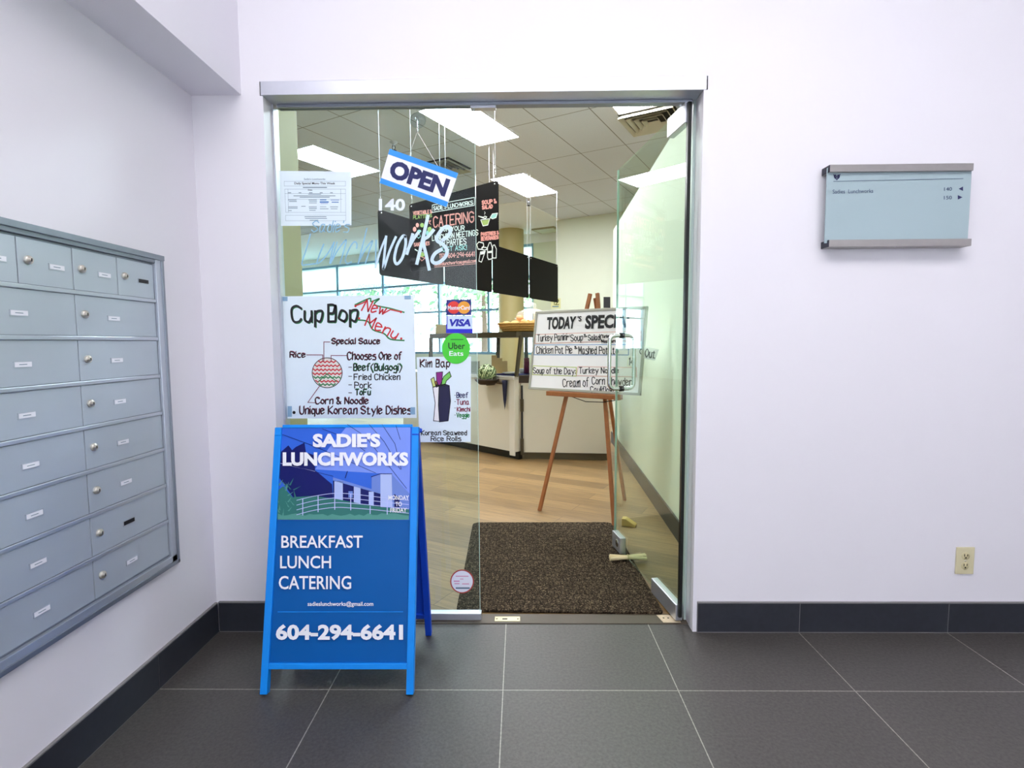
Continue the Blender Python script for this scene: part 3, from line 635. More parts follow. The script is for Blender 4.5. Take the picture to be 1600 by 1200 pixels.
tag(b.build('hanging_cloth'), 'dark navy tapered cloth hanging to a point on the counter front', 'cloth')
# things on top of the case
bc = R0+dr*.02+nr*.24
t = thing('bread_basket', 'golden wicker basket on top of the display case', 'basket', (bc.x, bc.y, 1.318), None, math.atan2(dr.y, dr.x))
b = MB(); b.lathe([(0, .004), (.80, .004), (1.0, .082), (1.02, .09), (.97, .09), (.78, .012), (0, .012)], WICKER, 36, (0, 0, 0), 'z', .285, .17)
b.tube([(.29*math.cos(a*.2618), .173*math.sin(a*.2618), .09) for a in range(24)], .008, WICKER, 8, True); b.build('bowl', t)
for i in range(3): MB().tube([((.245+.018*i)*math.cos(a*.2618), (.142+.012*i)*math.sin(a*.2618), .018+.022*i) for a in range(24)], .006, WICKER, 6, True).build('wicker_band', t)
bun = None; lb = ['bread roll at the left end of the wicker basket', 'bread roll second from the left in the wicker basket', 'bread roll in the middle of the wicker basket', 'bread roll under the clear plastic in the wicker basket', 'bread roll at the right end of the wicker basket', 'bread roll at the back of the wicker basket', 'bread roll leaning on top of the others in the basket']
for i, (x, y, z, rz) in enumerate(((-.19, -.02, .085, .3), (-.095, -.06, .09, -.5), (.0, -.03, .1, .2), (.10, -.06, .095, .5), (.19, -.01, .085, -.3), (.04, .06, .10, 1.2), (-.05, .01, .15, .8))):
    if bun is None: b = MB(); b.blob((0, 0, 0), (.047, .037, .031), BREAD, 16, 10, 0, .03); bun = b.build('bread_roll')
    o = bun if i == 0 else bun.copy()
    if i: COL.objects.link(o)
    a = math.atan2(dr.y, dr.x); o.location = (bc.x+x*math.cos(a)-y*math.sin(a), bc.y+x*math.sin(a)+y*math.cos(a), 1.318+z); o.rotation_euler = (.1*i, .15*(i % 3), rz)
    tag(o, lb[i], 'bread', 'bread rolls in the wicker basket')
def plastic():
    t = NT('clear_plastic_bag'); out = t.t.nodes['Material Output']
    tr = t.n('ShaderNodeBsdfTransparent'); mx = t.n('ShaderNodeMixShader'); mx.inputs[0].default_value = .2; t.b.inputs['Base Color'].default_value = (.95, .93, .88, 1); t.b.inputs['Roughness'].default_value = .2
    t.l(tr.outputs[0], mx.inputs[1]); t.l(t.b.outputs[0], mx.inputs[2]); t.l(mx.outputs[0], out.inputs[0]); return t.m
b = MB(); b.blob((0, 0, 0), (.17, .10, .085), plastic(), 22, 14, 0, .12); b.blob((.0, .02, .10), (.055, .04, .06), plastic(), 14, 9, 0, .2); o = b.build('plastic_bag')
a = math.atan2(dr.y, dr.x); o.location = (bc.x+.07*math.cos(a), bc.y+.07*math.sin(a), 1.318+.155); o.rotation_euler = (0, 0, a); tag(o, 'crumpled clear plastic bag lying over the bread rolls', 'bag')
TAN = mat('tan_cardboard', rgb(196, 172, 116), .7, var=.08)
p = TL_*.9+C0*.1+nl*.2
for k in range(4):
    b = MB(); b.box(-.135+.006*k, .135-.006*k, -.10, .10, 0, .026, TAN, Matrix.Rotation(.1*k-.75, 4, 'Z')); b.box(-.14+.006*k, .14-.006*k, -.105, .105, .021, .027, TAN, Matrix.Rotation(.1*k-.75, 4, 'Z'))
    o = b.build('cardboard_tray'); o.location = (p.x, p.y, 1.318+.0275*k); tag(o, ['tan cardboard tray at the bottom of the stack on the display case', 'tan cardboard tray second from the bottom of the stack', 'tan cardboard tray second from the top of the stack', 'tan cardboard tray on top of the stack on the display case'][k], 'tray', 'cardboard trays stacked on the display case')
# on the far wall
FP = gp(FA-.004, 0); FW = Plane(FP, GB, (0, 0, 1), .004)
t = FW.thing('picture_frame', 'small black framed panel on the end wall beside the easel top', 'picture')
b = MB(); FW.slab(b, [(943, 481), (953.5, 481), (953.5, 464), (943, 464)], BLACK, .003); b.build('panel', t)
t = FW.thing('wall_notice', 'small yellowish notice with dark marks on the end wall', 'notice')
b = MB(); FW.slab(b, [(861, 482), (876, 482), (876, 466), (861, 466)], mat('yellowish_paper', rgb(214, 214, 160), .7), .003); b.build('sheet', t)
b = MB(); FW.hand(b, '12', (865, 468, 873, 476), .018, mat('olive_ink', rgb(96, 100, 50), .7), 1); FW.rect(b, 863, 478, 873, 480, GREY_INK, 1); b.build('marks', t)
# ------------------------------------------------------------------ easel with special board
LEAN = math.radians(10); EX = V((.81, -.587, 0)).normalized(); EN = V((.587, .81, 0)).normalized()
L0 = V((.14, 1.613, 0)); Rr = V((.616, 1.264, 0)); AP = V((.525, 1.64, 1.55))
t = thing('easel', 'reddish wooden tripod easel holding the white specials board', 'easel', (.4, 1.5, 0))
O_ = V((.4, 1.5, 0))
def beam(p, q, wx, wy, m, side):
    p, q = p-O_, q-O_; d = (q-p).normalized(); s = (side-d*side.dot(d)).normalized(); n = d.cross(s); vs = []
    for c in (p, q): vs += [c-s*wx-n*wy, c+s*wx-n*wy, c+s*wx+n*wy, c-s*wx+n*wy]
    return MB().add(vs, [(3, 2, 1, 0), (4, 5, 6, 7), (0, 1, 5, 4), (1, 2, 6, 5), (2, 3, 7, 6), (3, 0, 4, 7)], m)
for foot, off in ((L0, -.028), (Rr, .028)): beam(foot, AP+EX*off, .013, .010, EASELW, EX).build('leg', t, bevel=.003)
beam(V((.80, 1.86, 0)), AP+EN*.02-V((0, 0, .03)), .012, .010, EASELW, EX).build('leg', t, bevel=.003)
mid = lambda z: ((L0+(AP-L0)*(z/1.55))+(Rr+(AP-Rr)*(z/1.55)))/2
m0 = mid(.845); beam(m0-EN*.035-EX*.285, m0-EN*.035+EX*.285, .016, .03, EASELW, V((0, 0, 1))).build('ledge', t, bevel=.003)
b = MB(); pts = [m0-EX*.10-EN*.03+V((0, 0, -.015))-O_, m0+EX*.02-EN*.03+V((0, 0, -.045))-O_, m0+EX*.15-EN*.03+V((0, 0, -.04))-O_, m0+EX*.28-EN*.03+V((0, 0, -.015))-O_]; b.tube(pts, .003, BLACK, 6); b.build('cord', t)
bc0 = mid(.865)-EN*.03
ez = (V((0, 0, 1))*math.cos(LEAN)+EN*math.sin(LEAN)); WB = Plane((bc0.x, bc0.y, .866), EX, ez, .0012)
t = WB.thing('specials_board', "white board headed TODAY'S SPECIAL resting on the wooden easel", 'board')
BLp, TLp, TRp, BRp = (826, 607.5), (838.5, 489), (1006, 478), (1005, 622)
c = [WB.uv(*q) for q in (BLp, BRp, TRp, TLp)]
hw0, hw1 = (c[0][0]+c[3][0])/2, (c[1][0]+c[2][0])/2; hz = (c[2][1]+c[3][1])/2; hz0 = .002
MB().box(hw0, hw1, 0, .012, hz0, hz, CARD).build('panel', t)
b = MB(); fw = .012
for q in ((hw0-.004, hw1+.004, hz0-.004, hz0+fw), (hw0-.004, hw1+.004, hz-fw, hz+.004), (hw0-.004, hw0+fw, hz0, hz), (hw1-fw, hw1+.004, hz0, hz)): b.box(q[0], q[1], -.006, .014, q[2], q[3], mat('silver_board_frame', rgb(182, 180, 170), .4, .4))
b.build('frame', t, bevel=.001)
def eq(x, y): return (x/5.333+800, y/5.333+420)
def er(*q): return tuple(eq(*p) for p in q)
b = MB(); WB.type(b, "TODAY", er((290, 508), (525, 500), (540, 395), (295, 403)), INK, 2, .045, 0); WB.type(b, "'S", er((545, 440), (580, 438), (582, 392), (548, 394)), INK, 2, .03)
WB.type(b, 'SPECIAL', er((608, 503), (1010, 490), (1018, 375), (615, 388)), INK, 2, .045, 0); b.build('heading', t)
STRIP = [mat('strip_white', rgb(244, 240, 238), .6), mat('strip_cream', rgb(238, 234, 205), .6), mat('strip_blue_edge', rgb(130, 160, 205), .6), mat('strip_pink_edge', rgb(226, 186, 176), .6), mat('strip_green_edge', rgb(196, 206, 130), .6)]
def strip(q, txts, edge):
    o = MB(); a, b_, c_, d = q
    WB.fill(o, er(a, b_, c_, d), STRIP[edge], 1); 
    ins = [(a[0]+7, a[1]-7), (b_[0]-7, b_[1]-7), (c_[0]-7, c_[1]+7), (d[0]+7, d[1]+7)]
    WB.fill(o, er(*ins), STRIP[0], 2)
    for tx, tq, wd in txts: WB.hand(o, tx, er(*tq), wd, INK, 3)
    o.build('paper_strip', t)
strip([(190, 628), (1080, 600), (1080, 515), (192, 545)], [('Turkey Panini', ((215, 622), (458, 610), (458, 540), (215, 550)), .006), ('w/', ((462, 570), (485, 568), (485, 550), (462, 552)), .004), ('Soup', ((490, 622), (592, 612), (592, 545), (490, 550)), .006), ('&', ((602, 570), (625, 568), (625, 545), (602, 547)), .005), ('Salad(', ((636, 612), (748, 606), (748, 548), (636, 552)), .006), ('Turkey', ((752, 582), (822, 578), (822, 550), (752, 553)), .005), ('Mozzarella', ((752, 620), (905, 612), (905, 588), (752, 592)), .005)], 3)
strip([(182, 720), (975, 722), (975, 628), (186, 632)], [('Chicken Pot Pie', ((205, 708), (502, 708), (502, 645), (205, 648)), .006), ('&', ((524, 668), (545, 668), (545, 645), (524, 646)), .005), ('Mashed Potato', ((558, 712), (885, 712), (885, 650), (558, 648)), .006)], 2)
strip([(168, 885), (540, 898), (540, 818), (175, 805)], [('Soup of the Day:', ((178, 885), (530, 895), (530, 828), (178, 822)), .006)], 4)
strip([(535, 895), (1040, 905), (1040, 820), (548, 812)], [('Turkey Noodle', ((562, 888), (888, 882), (888, 825), (562, 822)), .006)], 3)
strip([(412, 985), (648, 990), (648, 910), (425, 915)], [('Cream of', ((425, 985), (640, 985), (640, 905), (425, 920)), .006)], 0)
strip([(655, 978), (1010, 985), (1010, 905), (662, 900)], [('Corn Chowder', ((668, 962), (1000, 975), (1000, 912), (668, 902)), .006)], 0)
strip([(642, 1032), (905, 1042), (905, 978), (648, 975)], [('Cauliflower', ((655, 1032), (890, 1035), (890, 985), (655, 980)), .006)], 0)
strip([(958, 812), (1030, 822), (1040, 738), (970, 730)], [('14', ((975, 802), (1015, 806), (1018, 745), (980, 742)), .006)], 1)
strip([(1040, 735), (1192, 765), (1225, 672), (1055, 640)], [('Out', ((1108, 738), (1190, 746), (1200, 680), (1115, 668)), .007), ('d', ((1065, 708), (1090, 712), (1096, 655), (1070, 650)), .006)], 0)
# ------------------------------------------------------------------ floor mat and bits on the floor
def fabric():
    t = NT('ribbed_brown_carpet'); t.b.inputs['Roughness'].default_value = .95; t.b.inputs['Specular IOR Level'].default_value = .1
    tc = t.n('ShaderNodeTexCoord'); vo = t.n('ShaderNodeTexVoronoi'); vo.inputs['Scale'].default_value = 190; t.l(tc.outputs['Object'], vo.inputs['Vector'])
    ck = t.n('ShaderNodeTexBrick', offset=.5); ck.inputs['Scale'].default_value = 1; ck.inputs['Brick Width'].default_value = .036; ck.inputs['Row Height'].default_value = .05; ck.inputs['Mortar Size'].default_value = .0035; ck.inputs['Mortar Smooth'].default_value = .8
    ck.inputs['Color1'].default_value = (1, 1, 1, 1); ck.inputs['Color2'].default_value = (.8, .8, .8, 1); ck.inputs['Mortar'].default_value = (.4, .4, .4, 1); t.l(tc.outputs['Object'], ck.inputs['Vector'])
    rp = t.n('ShaderNodeValToRGB'); t.l(vo.outputs['Color'], rp.inputs[0]); e = rp.color_ramp.elements
    e[0].position = .15; e[0].color = rgb(40, 33, 26); e[1].position = .9; e[1].color = rgb(128, 112, 88); x = e.new(.6); x.color = rgb(66, 55, 43)
    mx = t.n('ShaderNodeMix', data_type='RGBA', blend_type='MULTIPLY'); mx.inputs[0].default_value = 1; t.l(rp.outputs[0], mx.inputs[6]); t.l(ck.outputs[0], mx.inputs[7]); t.l(mx.outputs[2], t.b.inputs['Base Color'])
    bp = t.n('ShaderNodeBump'); bp.inputs['Strength'].default_value = .9; bp.inputs['Distance'].default_value = .006; ad = t.n('ShaderNodeMath', operation='MULTIPLY'); t.l(vo.outputs['Distance'], ad.inputs[0]); t.l(ck.outputs[0], ad.inputs[1]); t.l(ad.outputs[0], bp.inputs['Height']); t.l(bp.outputs[0], t.b.inputs['Normal'])
    return t.m
b = MB(); pts = []
for cx, cy, a0 in ((.615, .152, -90), (.565, 1.285, 0), (-.27, 1.285, 90), (-.27, .175, 180)):
    r = .045 if cy > 1 else .02
    for k in range(5): a = math.radians(a0+k*22.5); pts.append((cx+r*math.cos(a), cy+r*math.sin(a), .0015))
b.prism(pts, (0, 0, .012), fabric())
tag(b.build('floor_mat', bevel=.004), 'dark brown ribbed entrance mat in the doorway', 'mat')
t = thing('paper_bundle', 'rolled paper bundle jammed under the open glass door', 'paper', (.59, .70, .0135))
KR = mat('kraft_paper', rgb(222, 205, 160), .7, var=.12, scale=40); b = MB()
for i, (a, r) in enumerate(((0, .011), (1.6, .009), (3.2, .010), (4.6, .008))):
    pts = []
    for k in range(7):
        u = -.1+.2*k/6; q = .006+.012*abs(u)/.1; pts.append((u, q*math.cos(a+u*3)+.05*u, .017+q*.55*math.sin(a+u*3)))
    b.tube(pts, r, KR, 8)
b.build('rolled_sheets', t); MB().tube([(0, .018*math.cos(a*.785), .017+.0165*math.sin(a*.785)) for a in range(8)], .002, mat('tan_band', rgb(180, 160, 110), .7), 6, True).build('band', t)
b = MB(); b.prism([(-.045, -.03, 0), (.045, -.03, 0), (.045, -.03, .012), (-.02, -.03, .05), (-.045, -.03, .05)], (0, .06, 0), mat('yellow_wood', rgb(196, 168, 92), .6, var=.1)); o = b.build('door_wedge', bevel=.004); o.location = (.72, 1.30, 0); o.rotation_euler = (0, 0, -.35)
tag(o, 'yellowish wooden wedge on the floor behind the glass door', 'door wedge')
b = MB(); b.box(-.113, -.003, .07, .108, 0, .0055, mat('pale_brass_plate', rgb(196, 188, 150), .4, .5)); b.box(-.08, -.058, .083, .093, .005, .0062, BLACK)
for x in (-.104, -.012): b.lathe([(0, .0064), (.004, .0062), (.0045, .0055)], BRONZE, 10, (x, .089, 0))
tag(b.build('floor_strike_plate'), 'pale brass strike plate set in the threshold', 'plate')
b = MB(); b.prism([(.60, .125, 0), (.615, .062, 0), (.69, .062, 0), (.69, .125, 0)], (0, 0, .0052), mat('stained_pale_plate', rgb(206, 188, 160), .5, .3, var=.2, scale=60))
for x in (.625, .645): b.lathe([(0, .0062), (.004, .006), (.0045, .005)], BRONZE, 10, (x, .098, 0))
tag(b.build('floor_pivot_plate'), 'stained pale floor plate under the door pivot', 'plate')
# ------------------------------------------------------------------ things on the fixed glass
INN = YG-.0009
def sheet(name, label, cat, quad, m, y, th=.0006, group=None):
    pl = Plane((0, y, 0)); a = [pl.uv(*q) for q in quad]; cx = sum(q[0] for q in a)/4; cz = sum(q[1] for q in a)/4
    pl.O = V((cx, y, cz)); t = pl.thing(name, label, cat, group)
    b = MB(); pl.slab(b, quad, m, th); b.build('sheet', t); return pl, t
# weekly menu sheet
pl, t = sheet('menu_sheet', 'small white sheet headed Daily Special Menu taped high on the glass', 'notice', [(439, 353), (549, 352), (549, 268), (437, 267)], PAPER, INN)
def mq(x, y): return (x/6+420, y/6+230)
def mrect(x0, y0, x1, y1): return mq(x0, y0)+mq(x1, y1)
b = MB(); pl.type(b, "Sadie's Lunchworks", mrect(330, 290, 530, 308), GREY_INK, 1, .01); pl.type(b, 'Daily Special Menu This Week', mrect(240, 328, 622, 356), INK, 1, .015)
pl.type(b, 'Date', mrect(368, 394, 408, 408), INK, 1, .02); b.build('lettering', t)
b = MB()
for x0, y0, x1, y1 in ((145, 320, 720, 320), (145, 365, 720, 365), (145, 320, 145, 365), (720, 320, 720, 365), (150, 393, 720, 393), (150, 435, 720, 435), (180, 488, 690, 488), (160, 612, 722, 612), (158, 638, 722, 638), (158, 690, 722, 690), (150, 393, 160, 612), (158, 638, 158, 690), (720, 393, 722, 690), (180, 393, 184, 612), (675, 393, 677, 612)):
    pl.line(b, [mq(x0, y0), mq(x1, y1)], .0008, GREY_INK, 1)
for x0, y0, x1, y1 in ((320, 374, 545, 382), (178, 424, 210, 430), (280, 424, 305, 430), (378, 424, 410, 430), (478, 424, 505, 430), (575, 424, 600, 430), (370, 438, 490, 443), (232, 453, 625, 459), (290, 466, 570, 472), (182, 492, 260, 497), (190, 506, 262, 512), (372, 492, 450, 497), (378, 506, 452, 511), (378, 520, 450, 525), (182, 557, 270, 562), (185, 570, 270, 575), (185, 592, 215, 597), (305, 552, 345, 557), (375, 557, 450, 562), (378, 572, 450, 578), (380, 590, 440, 595), (480, 557, 540, 561), (480, 575, 560, 580), (575, 557, 650, 562), (580, 575, 645, 580), (335, 650, 540, 656), (340, 666, 545, 671), (385, 682, 465, 687)):
    pl.rect(b, *mrect(x0, y0, x1, y1), GREY_INK, 1)
BL = mat('blue_highlight_ink', rgb(60, 120, 190), .6)
for q in ((480, 490, 540, 498), (478, 508, 562, 520), (485, 526, 555, 530), (580, 494, 660, 499), (590, 512, 655, 520)): pl.rect(b, *mrect(*q), BL, 1)
b.build('table_lines', t)
# suction cup and OPEN sign
pl = Plane(onY(653, 188, YG)); t = pl.thing('suction_cup', 'clear suction cup hook stuck to the glass above the OPEN sign', 'hook')
PLS = glass('clear_soft_plastic', (.86, .9, .93), .08)
b = MB(); b.lathe([(0, -.012), (.012, -.011), (.024, -.004), (.033, -.0006), (.031, -.0002), (.02, -.0015), (0, -.004)], PLS, 28, axis='y'); b.lathe([(0, -.019), (.007, -.018), (.008, -.011)], PLS, 16, axis='y'); b.build('cup', t)
MB().tube([(0, -.012, -.005), (0, -.014, -.04), (0, -.020, -.056), (0, -.026, -.050), (0, -.027, -.04)], .002, STEEL, 8).build('hook', t)
cupO = pl.O.copy()
q = [(593, 286), (697.5, 323.5), (716, 270.5), (609, 232.5)]
pl = Plane((0, YG-.024, 0)); cc = [pl.uv(*p) for p in q]; pl.O = V((sum(p[0] for p in cc)/4, YG-.024, sum(p[1] for p in cc)/4))
t = pl.thing('open_sign', 'tilted white and blue OPEN sign hanging on the glass', 'sign')
b = MB(); pl.slab(b, q, SIGNW, .003); b.build('board', t)
lerp = lambda a, c_, u: (a[0]+(c_[0]-a[0])*u, a[1]+(c_[1]-a[1])*u)
BAND = mat('bright_blue_print', rgb(40, 150, 235), .5); b = MB()
pl.fill(b, [lerp(q[3], q[0], .16), lerp(q[2], q[1], .16), q[2], q[3]], BAND); pl.fill(b, [q[0], q[1], lerp(q[1], q[2], .15), lerp(q[0], q[3], .15)], BAND); b.build('blue_band', t)
def ins(u, v):
    a = lerp(q[0], q[1], u); c_ = lerp(q[3], q[2], u); return lerp(a, c_, v)
b = MB(); pl.type(b, 'OPEN', [ins(.085, .24), ins(.93, .24), ins(.93, .76), ins(.085, .76)], NAVY, 2, .055); b.build('lettering', t)
b = MB(); hk = V((cupO.x, cupO.y-.021, cupO.z-.052))
for u in (.28, .72):
    e = hit(*ins(u, .97), pl.O, pl.ey); a = pl.mat().inverted() @ hk; c_ = pl.mat().inverted() @ e; b.tube([a, c_+V((0, .002, -.002))], .0012, STEEL, 6)
b.build('cord', t)
# suite number and script lettering
FROST = mat('pale_blue_vinyl', (.62, .80, .93, 1), .5, var=.02); FROST_BACKLIT = mat('backlit_vinyl_tone', (.26, .52, .72, 1), .5, var=.02); WVIN = mat('white_vinyl', (.82, .90, .95, 1), .5)  # one vinyl; the second tone paints its dimming against the bright windows
pl = Plane((0, YG-.0004, 0)); pl.O = onY(612, 320, YG-.0004); t = pl.thing('suite_number', 'pale vinyl number 140 on the glass', 'number')
b = MB(); pl.type(b, '140', (592, 310.5, 633, 329.5), WVIN, 0, .03); b.build('numerals', t)
pl = Plane((0, 0, 0)); pl.O = onY(590, 380, YG-.0022); t = pl.thing('shop_lettering', "large pale blue handwritten vinyl lettering running across the upper glass panel", 'lettering')
b = MB(); pl.hand(b, "Sadie's", (487, 345, 546, 363), .004, FROST_BACKLIT, 0, .28); b.build('small_lettering', t)
S8 = lambda *a: [(x/6+420, y/6+230) for x, y in a]; S7 = lambda *a: [(x/8.57+640, y/8.57+290) for x, y in a]
b = MB()
for pts, wd, m in ((S8((390, 815), (350, 960), (310, 1095), (360, 1100), (440, 1092)), .0052, FROST_BACKLIT), (S8((515, 910), (478, 1000), (452, 1088), (500, 1060), (560, 985), (612, 890)), .0052, FROST_BACKLIT), (S8((612, 890), (590, 990), (572, 1088)), .0052, FROST_BACKLIT),
                   (S8((640, 890), (610, 990), (580, 1090)), .0052, FROST_BACKLIT), (S8((590, 1070), (650, 960), (725, 868), (700, 980), (668, 1088)), .0052, FROST_BACKLIT),
                   (S8((822, 948), (826, 905), (800, 888), (755, 950), (718, 1050), (735, 1090), (775, 1075)), .0052, FROST_BACKLIT), (S8((920, 760), (880, 920), (838, 1090)), .0052, FROST_BACKLIT), (S8((850, 1060), (910, 950), (972, 878), (940, 980), (905, 1090)), .0052, FROST_BACKLIT),
                   (S8((1006, 870), (1003, 1000), (1000, 1128)), .0052, FROST_BACKLIT), (S8((1000, 1128), (1050, 960), (1100, 838)), .0085, FROST), (S8((1100, 838), (1085, 1000), (1075, 1142), (1130, 980), (1190, 843)), .010, FROST),
                   (S8((1280, 838), (1255, 835), (1205, 920), (1178, 1040), (1200, 1095), (1250, 1040), (1282, 920), (1280, 838)), .0115, FROST)):
    pl.line(b, smooth(pts, 6), wd, m, 0)
for pts, wd in ((S7((40, 655), (5, 780), (-35, 910)), .0125), (S7((-20, 850), (50, 720), (115, 630)), .0125), (S7((245, 408), (175, 720), (98, 1042)), .0135), (S7((318, 598), (250, 680), (185, 745), (225, 940), (262, 1120)), .0135),
                (S7((445, 728), (520, 670), (548, 590), (510, 548), (440, 580), (370, 680), (372, 740), (450, 790), (500, 870), (480, 950), (400, 1025), (330, 1035), (300, 990), (340, 910), (420, 858)), .0145)):
    pl.line(b, smooth(pts, 6), wd, FROST, 0)
b.build('script_lettering', t)
pl = Plane((0, 0, 0)); pl.O = onY(590, 452, YG-.0004); t = pl.thing('opening_hours', 'faint vinyl opening hours just above the large taped menu poster', 'lettering')
HV = mat('grey_blue_vinyl', rgb(112, 158, 190), .5); b = MB(); pl.type(b, 'LUNCHWORKS HOURS', (555, 444, 613, 450), HV, 0); pl.type(b, 'MON-FRI 7:30AM-3:30PM', (550, 453, 634, 459.5), HV, 0); b.build('lettering', t)
# cup bop poster
pl, t = sheet('menu_poster', 'large white hand lettered poster with a round bowl diagram and New Menu', 'poster', [(446, 654), (651, 653), (647, 461), (438, 463)], PAPER, INN)
def uq(x, y): return (x/4+420, y/4+380)
def ur(x0, y0, x1, y1): return uq(x0, y0)+uq(x1, y1)
def uqs(*p): return [uq(*q) for q in p]
b = MB()
pl.hand(b, 'Cup', ur(146, 398, 342, 526), .007, GREEN_INK, 1); pl.hand(b, 'Bop', ur(376, 390, 562, 526), .007, GREEN_INK, 1)
pl.hand(b, 'Cup', ur(142, 392, 336, 520), .0095, INK, 2); pl.hand(b, 'Bop', ur(372, 384, 556, 520), .0095, INK, 2)
pl.hand(b, 'New', [uq(580, 420), uq(722, 445), uq(742, 392), uq(615, 352)], .006, RED_INK); pl.line(b, uqs((715, 440), (760, 415), (828, 430)), .005, RED_INK)
pl.line(b, smooth(uqs((540, 385), (630, 345), (640, 365), (690, 348), (660, 385), (760, 408), (845, 432)), 4), .006, GREEN_INK, 1); pl.line(b, uqs((540, 392), (585, 375), (610, 362)), .005, RED_INK)
pl.hand(b, 'Menu', [uq(600, 515), uq(790, 600), uq(820, 548), uq(628, 445)], .006, RED_INK); pl.line(b, smooth(uqs((560, 480), (620, 490), (650, 540), (720, 565), (760, 600), (845, 608)), 4), .006, GREEN_INK, 1)
for x, y in ((542, 393), (826, 430), (565, 470), (828, 596)): pl.disc(b, *uq(x, y), 1.8, RED_INK, 2, 12)
for tx, q, m, sh in (('Special Sauce', (392, 597, 692, 640), INK, 1), ('Rice', (132, 680, 226, 715), INK, 1), ('Chooses One of', (490, 683, 828, 730), INK, 1), ('Beef(Bulgogi)', (530, 755, 830, 812), INK, 2), ('Fried Chicken', (533, 818, 820, 854), INK, 0), ('Pork', (537, 868, 640, 906), INK, 0), ('ToFu', (541, 915, 634, 950), INK, 2), ('Corn & Noodle', (290, 966, 620, 1006), INK, 1), ('Unique Korean Style Dishes', (192, 1020, 888, 1082), INK, 1)):
    if sh: pl.hand(b, tx, ur(q[0]+3, q[1]-5, q[2]+3, q[3]-3), .0035, MAROON if sh == 1 else GREEN_INK, 1)
    pl.hand(b, tx, ur(*q), .0042, m)
for y in (775, 832, 885, 935): pl.line(b, uqs((500, y), (518, y)), .003, INK)
pl.disc(b, *uq(158, 1058), 2.6, INK, 2, 8); b.build('lettering', t)
b = MB(); cx, cy = uq(365, 810)
pl.disc(b, cx, cy, 24, INK, 1, 40); pl.disc(b, cx, cy, 22.8, mat('pale_diagram_fill', rgb(226, 222, 214), .6), 2, 40)
for i, (y, m) in enumerate(((740, RED_INK), (765, RED_INK), (790, RED_INK), (815, RED_INK), (838, GREEN_INK), (862, RED_INK), (882, GREEN_INK))):
    hw = math.sqrt(max(1, 88**2-(y-810)**2)); n = max(6, int(hw/6)); pl.line(b, [uq(365-hw+2*hw*k/n, y+(6 if k % 2 else -4)) for k in range(n+1)], .005, m, 3)
pl.line(b, uqs((312, 865), (365, 815), (425, 865)), .004, GREEN_INK, 4)
for l in (((345, 735), (345, 617), (383, 617)), ((237, 698), (338, 698), (338, 738)), ((486, 702), (390, 702), (390, 742)), ((318, 892), (245, 995), (288, 997))): pl.line(b, uqs(*l), .0028, MAROON, 4)
b.build('cup_diagram', t)
for q in ((77, 335, 118, 362), (848, 325, 888, 350), (118, 1018, 145, 1085), (885, 1025, 915, 1070)):
    b = MB(); pl.rect(b, *ur(*q), TAPE, -2 if False else 3); b.build('tape', t)
# kim bap poster
pl, t = sheet('menu_poster', 'narrow white hand lettered poster with a seaweed roll drawing at the glass edge', 'poster', [(655, 691), (735.5, 690.5), (736, 557), (651, 558)], PAPER, INN)
def kq(x, y): return (x/6+640, y/6+500)
def kr(x0, y0, x1, y1): return kq(x0, y0)+kq(x1, y1)
def kqs(*p): return [kq(*q) for q in p]
b = MB(); pl.hand(b, 'Kim Bap', kr(98, 366, 380, 458), .0032, MAROON, 1); pl.hand(b, 'Kim Bap', kr(102, 374, 376, 462), .004, INK)
for tx, q, m in (('Beef', (442, 680, 548, 728), NAVY), ('Tuna', (442, 745, 556, 794), MAROON), ('Kimchi', (446, 818, 566, 856), MAROON), ('Veggie', (442, 872, 560, 926), GREEN_INK), ('Korean Seaweed', (110, 1036, 535, 1080), INK), ('Rice Rolls', (202, 1090, 482, 1134), INK)): pl.hand(b, tx, kr(*q), .0036, m)
for y in (705, 765, 825, 890): pl.line(b, kqs((422, y), (432, y)), .002, INK)
b.build('lettering', t)
b = MB(); PUR = mat('purple_marker', rgb(140, 30, 130), .6); LG = mat('leaf_green_marker', rgb(120, 205, 90), .6); LY = mat('lime_marker', rgb(205, 220, 130), .6); OR = mat('orange_marker', rgb(225, 140, 60), .6)
for pts, m in (([(200, 555), (228, 536), (250, 620), (220, 630)], LY), ([(236, 580), (252, 570), (275, 620), (250, 630)], OR), ([(250, 492), (310, 486), (300, 620), (255, 620)], PUR), ([(290, 605), (320, 530), (375, 484), (390, 530), (345, 570), (330, 620)], LG),
               ([(218, 632), (278, 612), (272, 820), (280, 950), (225, 945), (240, 780)], CARD), ([(276, 612), (330, 600), (372, 615), (384, 760), (362, 945), (280, 955), (270, 800)], mat('seaweed_marker', rgb(26, 26, 66), .6))):
    pl.fill(b, kqs(*pts), m, 1); pl.line(b, kqs(*pts, pts[0]), .003, INK, 2)
b.build('roll_drawing', t)
# card and delivery stickers
pl, t = sheet('payment_sticker', 'dark blue card payment sticker with two overlapping circles', 'sticker', [(697, 492.5), (736.5, 492.5), (736.5, 468), (697, 468)], mat('deep_blue_print', rgb(36, 36, 120), .5), YG-.001)
b = MB(); pl.disc(b, 709, 480.5, 9.8, mat('red_print', rgb(226, 52, 40), .5), 1); pl.disc(b, 725, 480.5, 9.8, mat('amber_print', rgb(240, 165, 50), .5), 2); b.build('circles', t)
b = MB(); pl.type(b, 'MasterCard', (699.5, 477.5, 734.5, 484), SIGNW, 3, .02); b.build('lettering', t)
pl, t = sheet('payment_sticker', 'white and blue card payment sticker below the two circle one', 'sticker', [(697, 520.5), (738.5, 520.5), (738.5, 493.5), (697, 493.5)], mat('royal_blue_print', rgb(24, 24, 200), .5), YG-.001)
b = MB(); pl.rect(b, 699, 494, 738.5, 514, mat('pale_blue_print', rgb(205, 224, 248), .5), 1); b.build('pale_band', t)
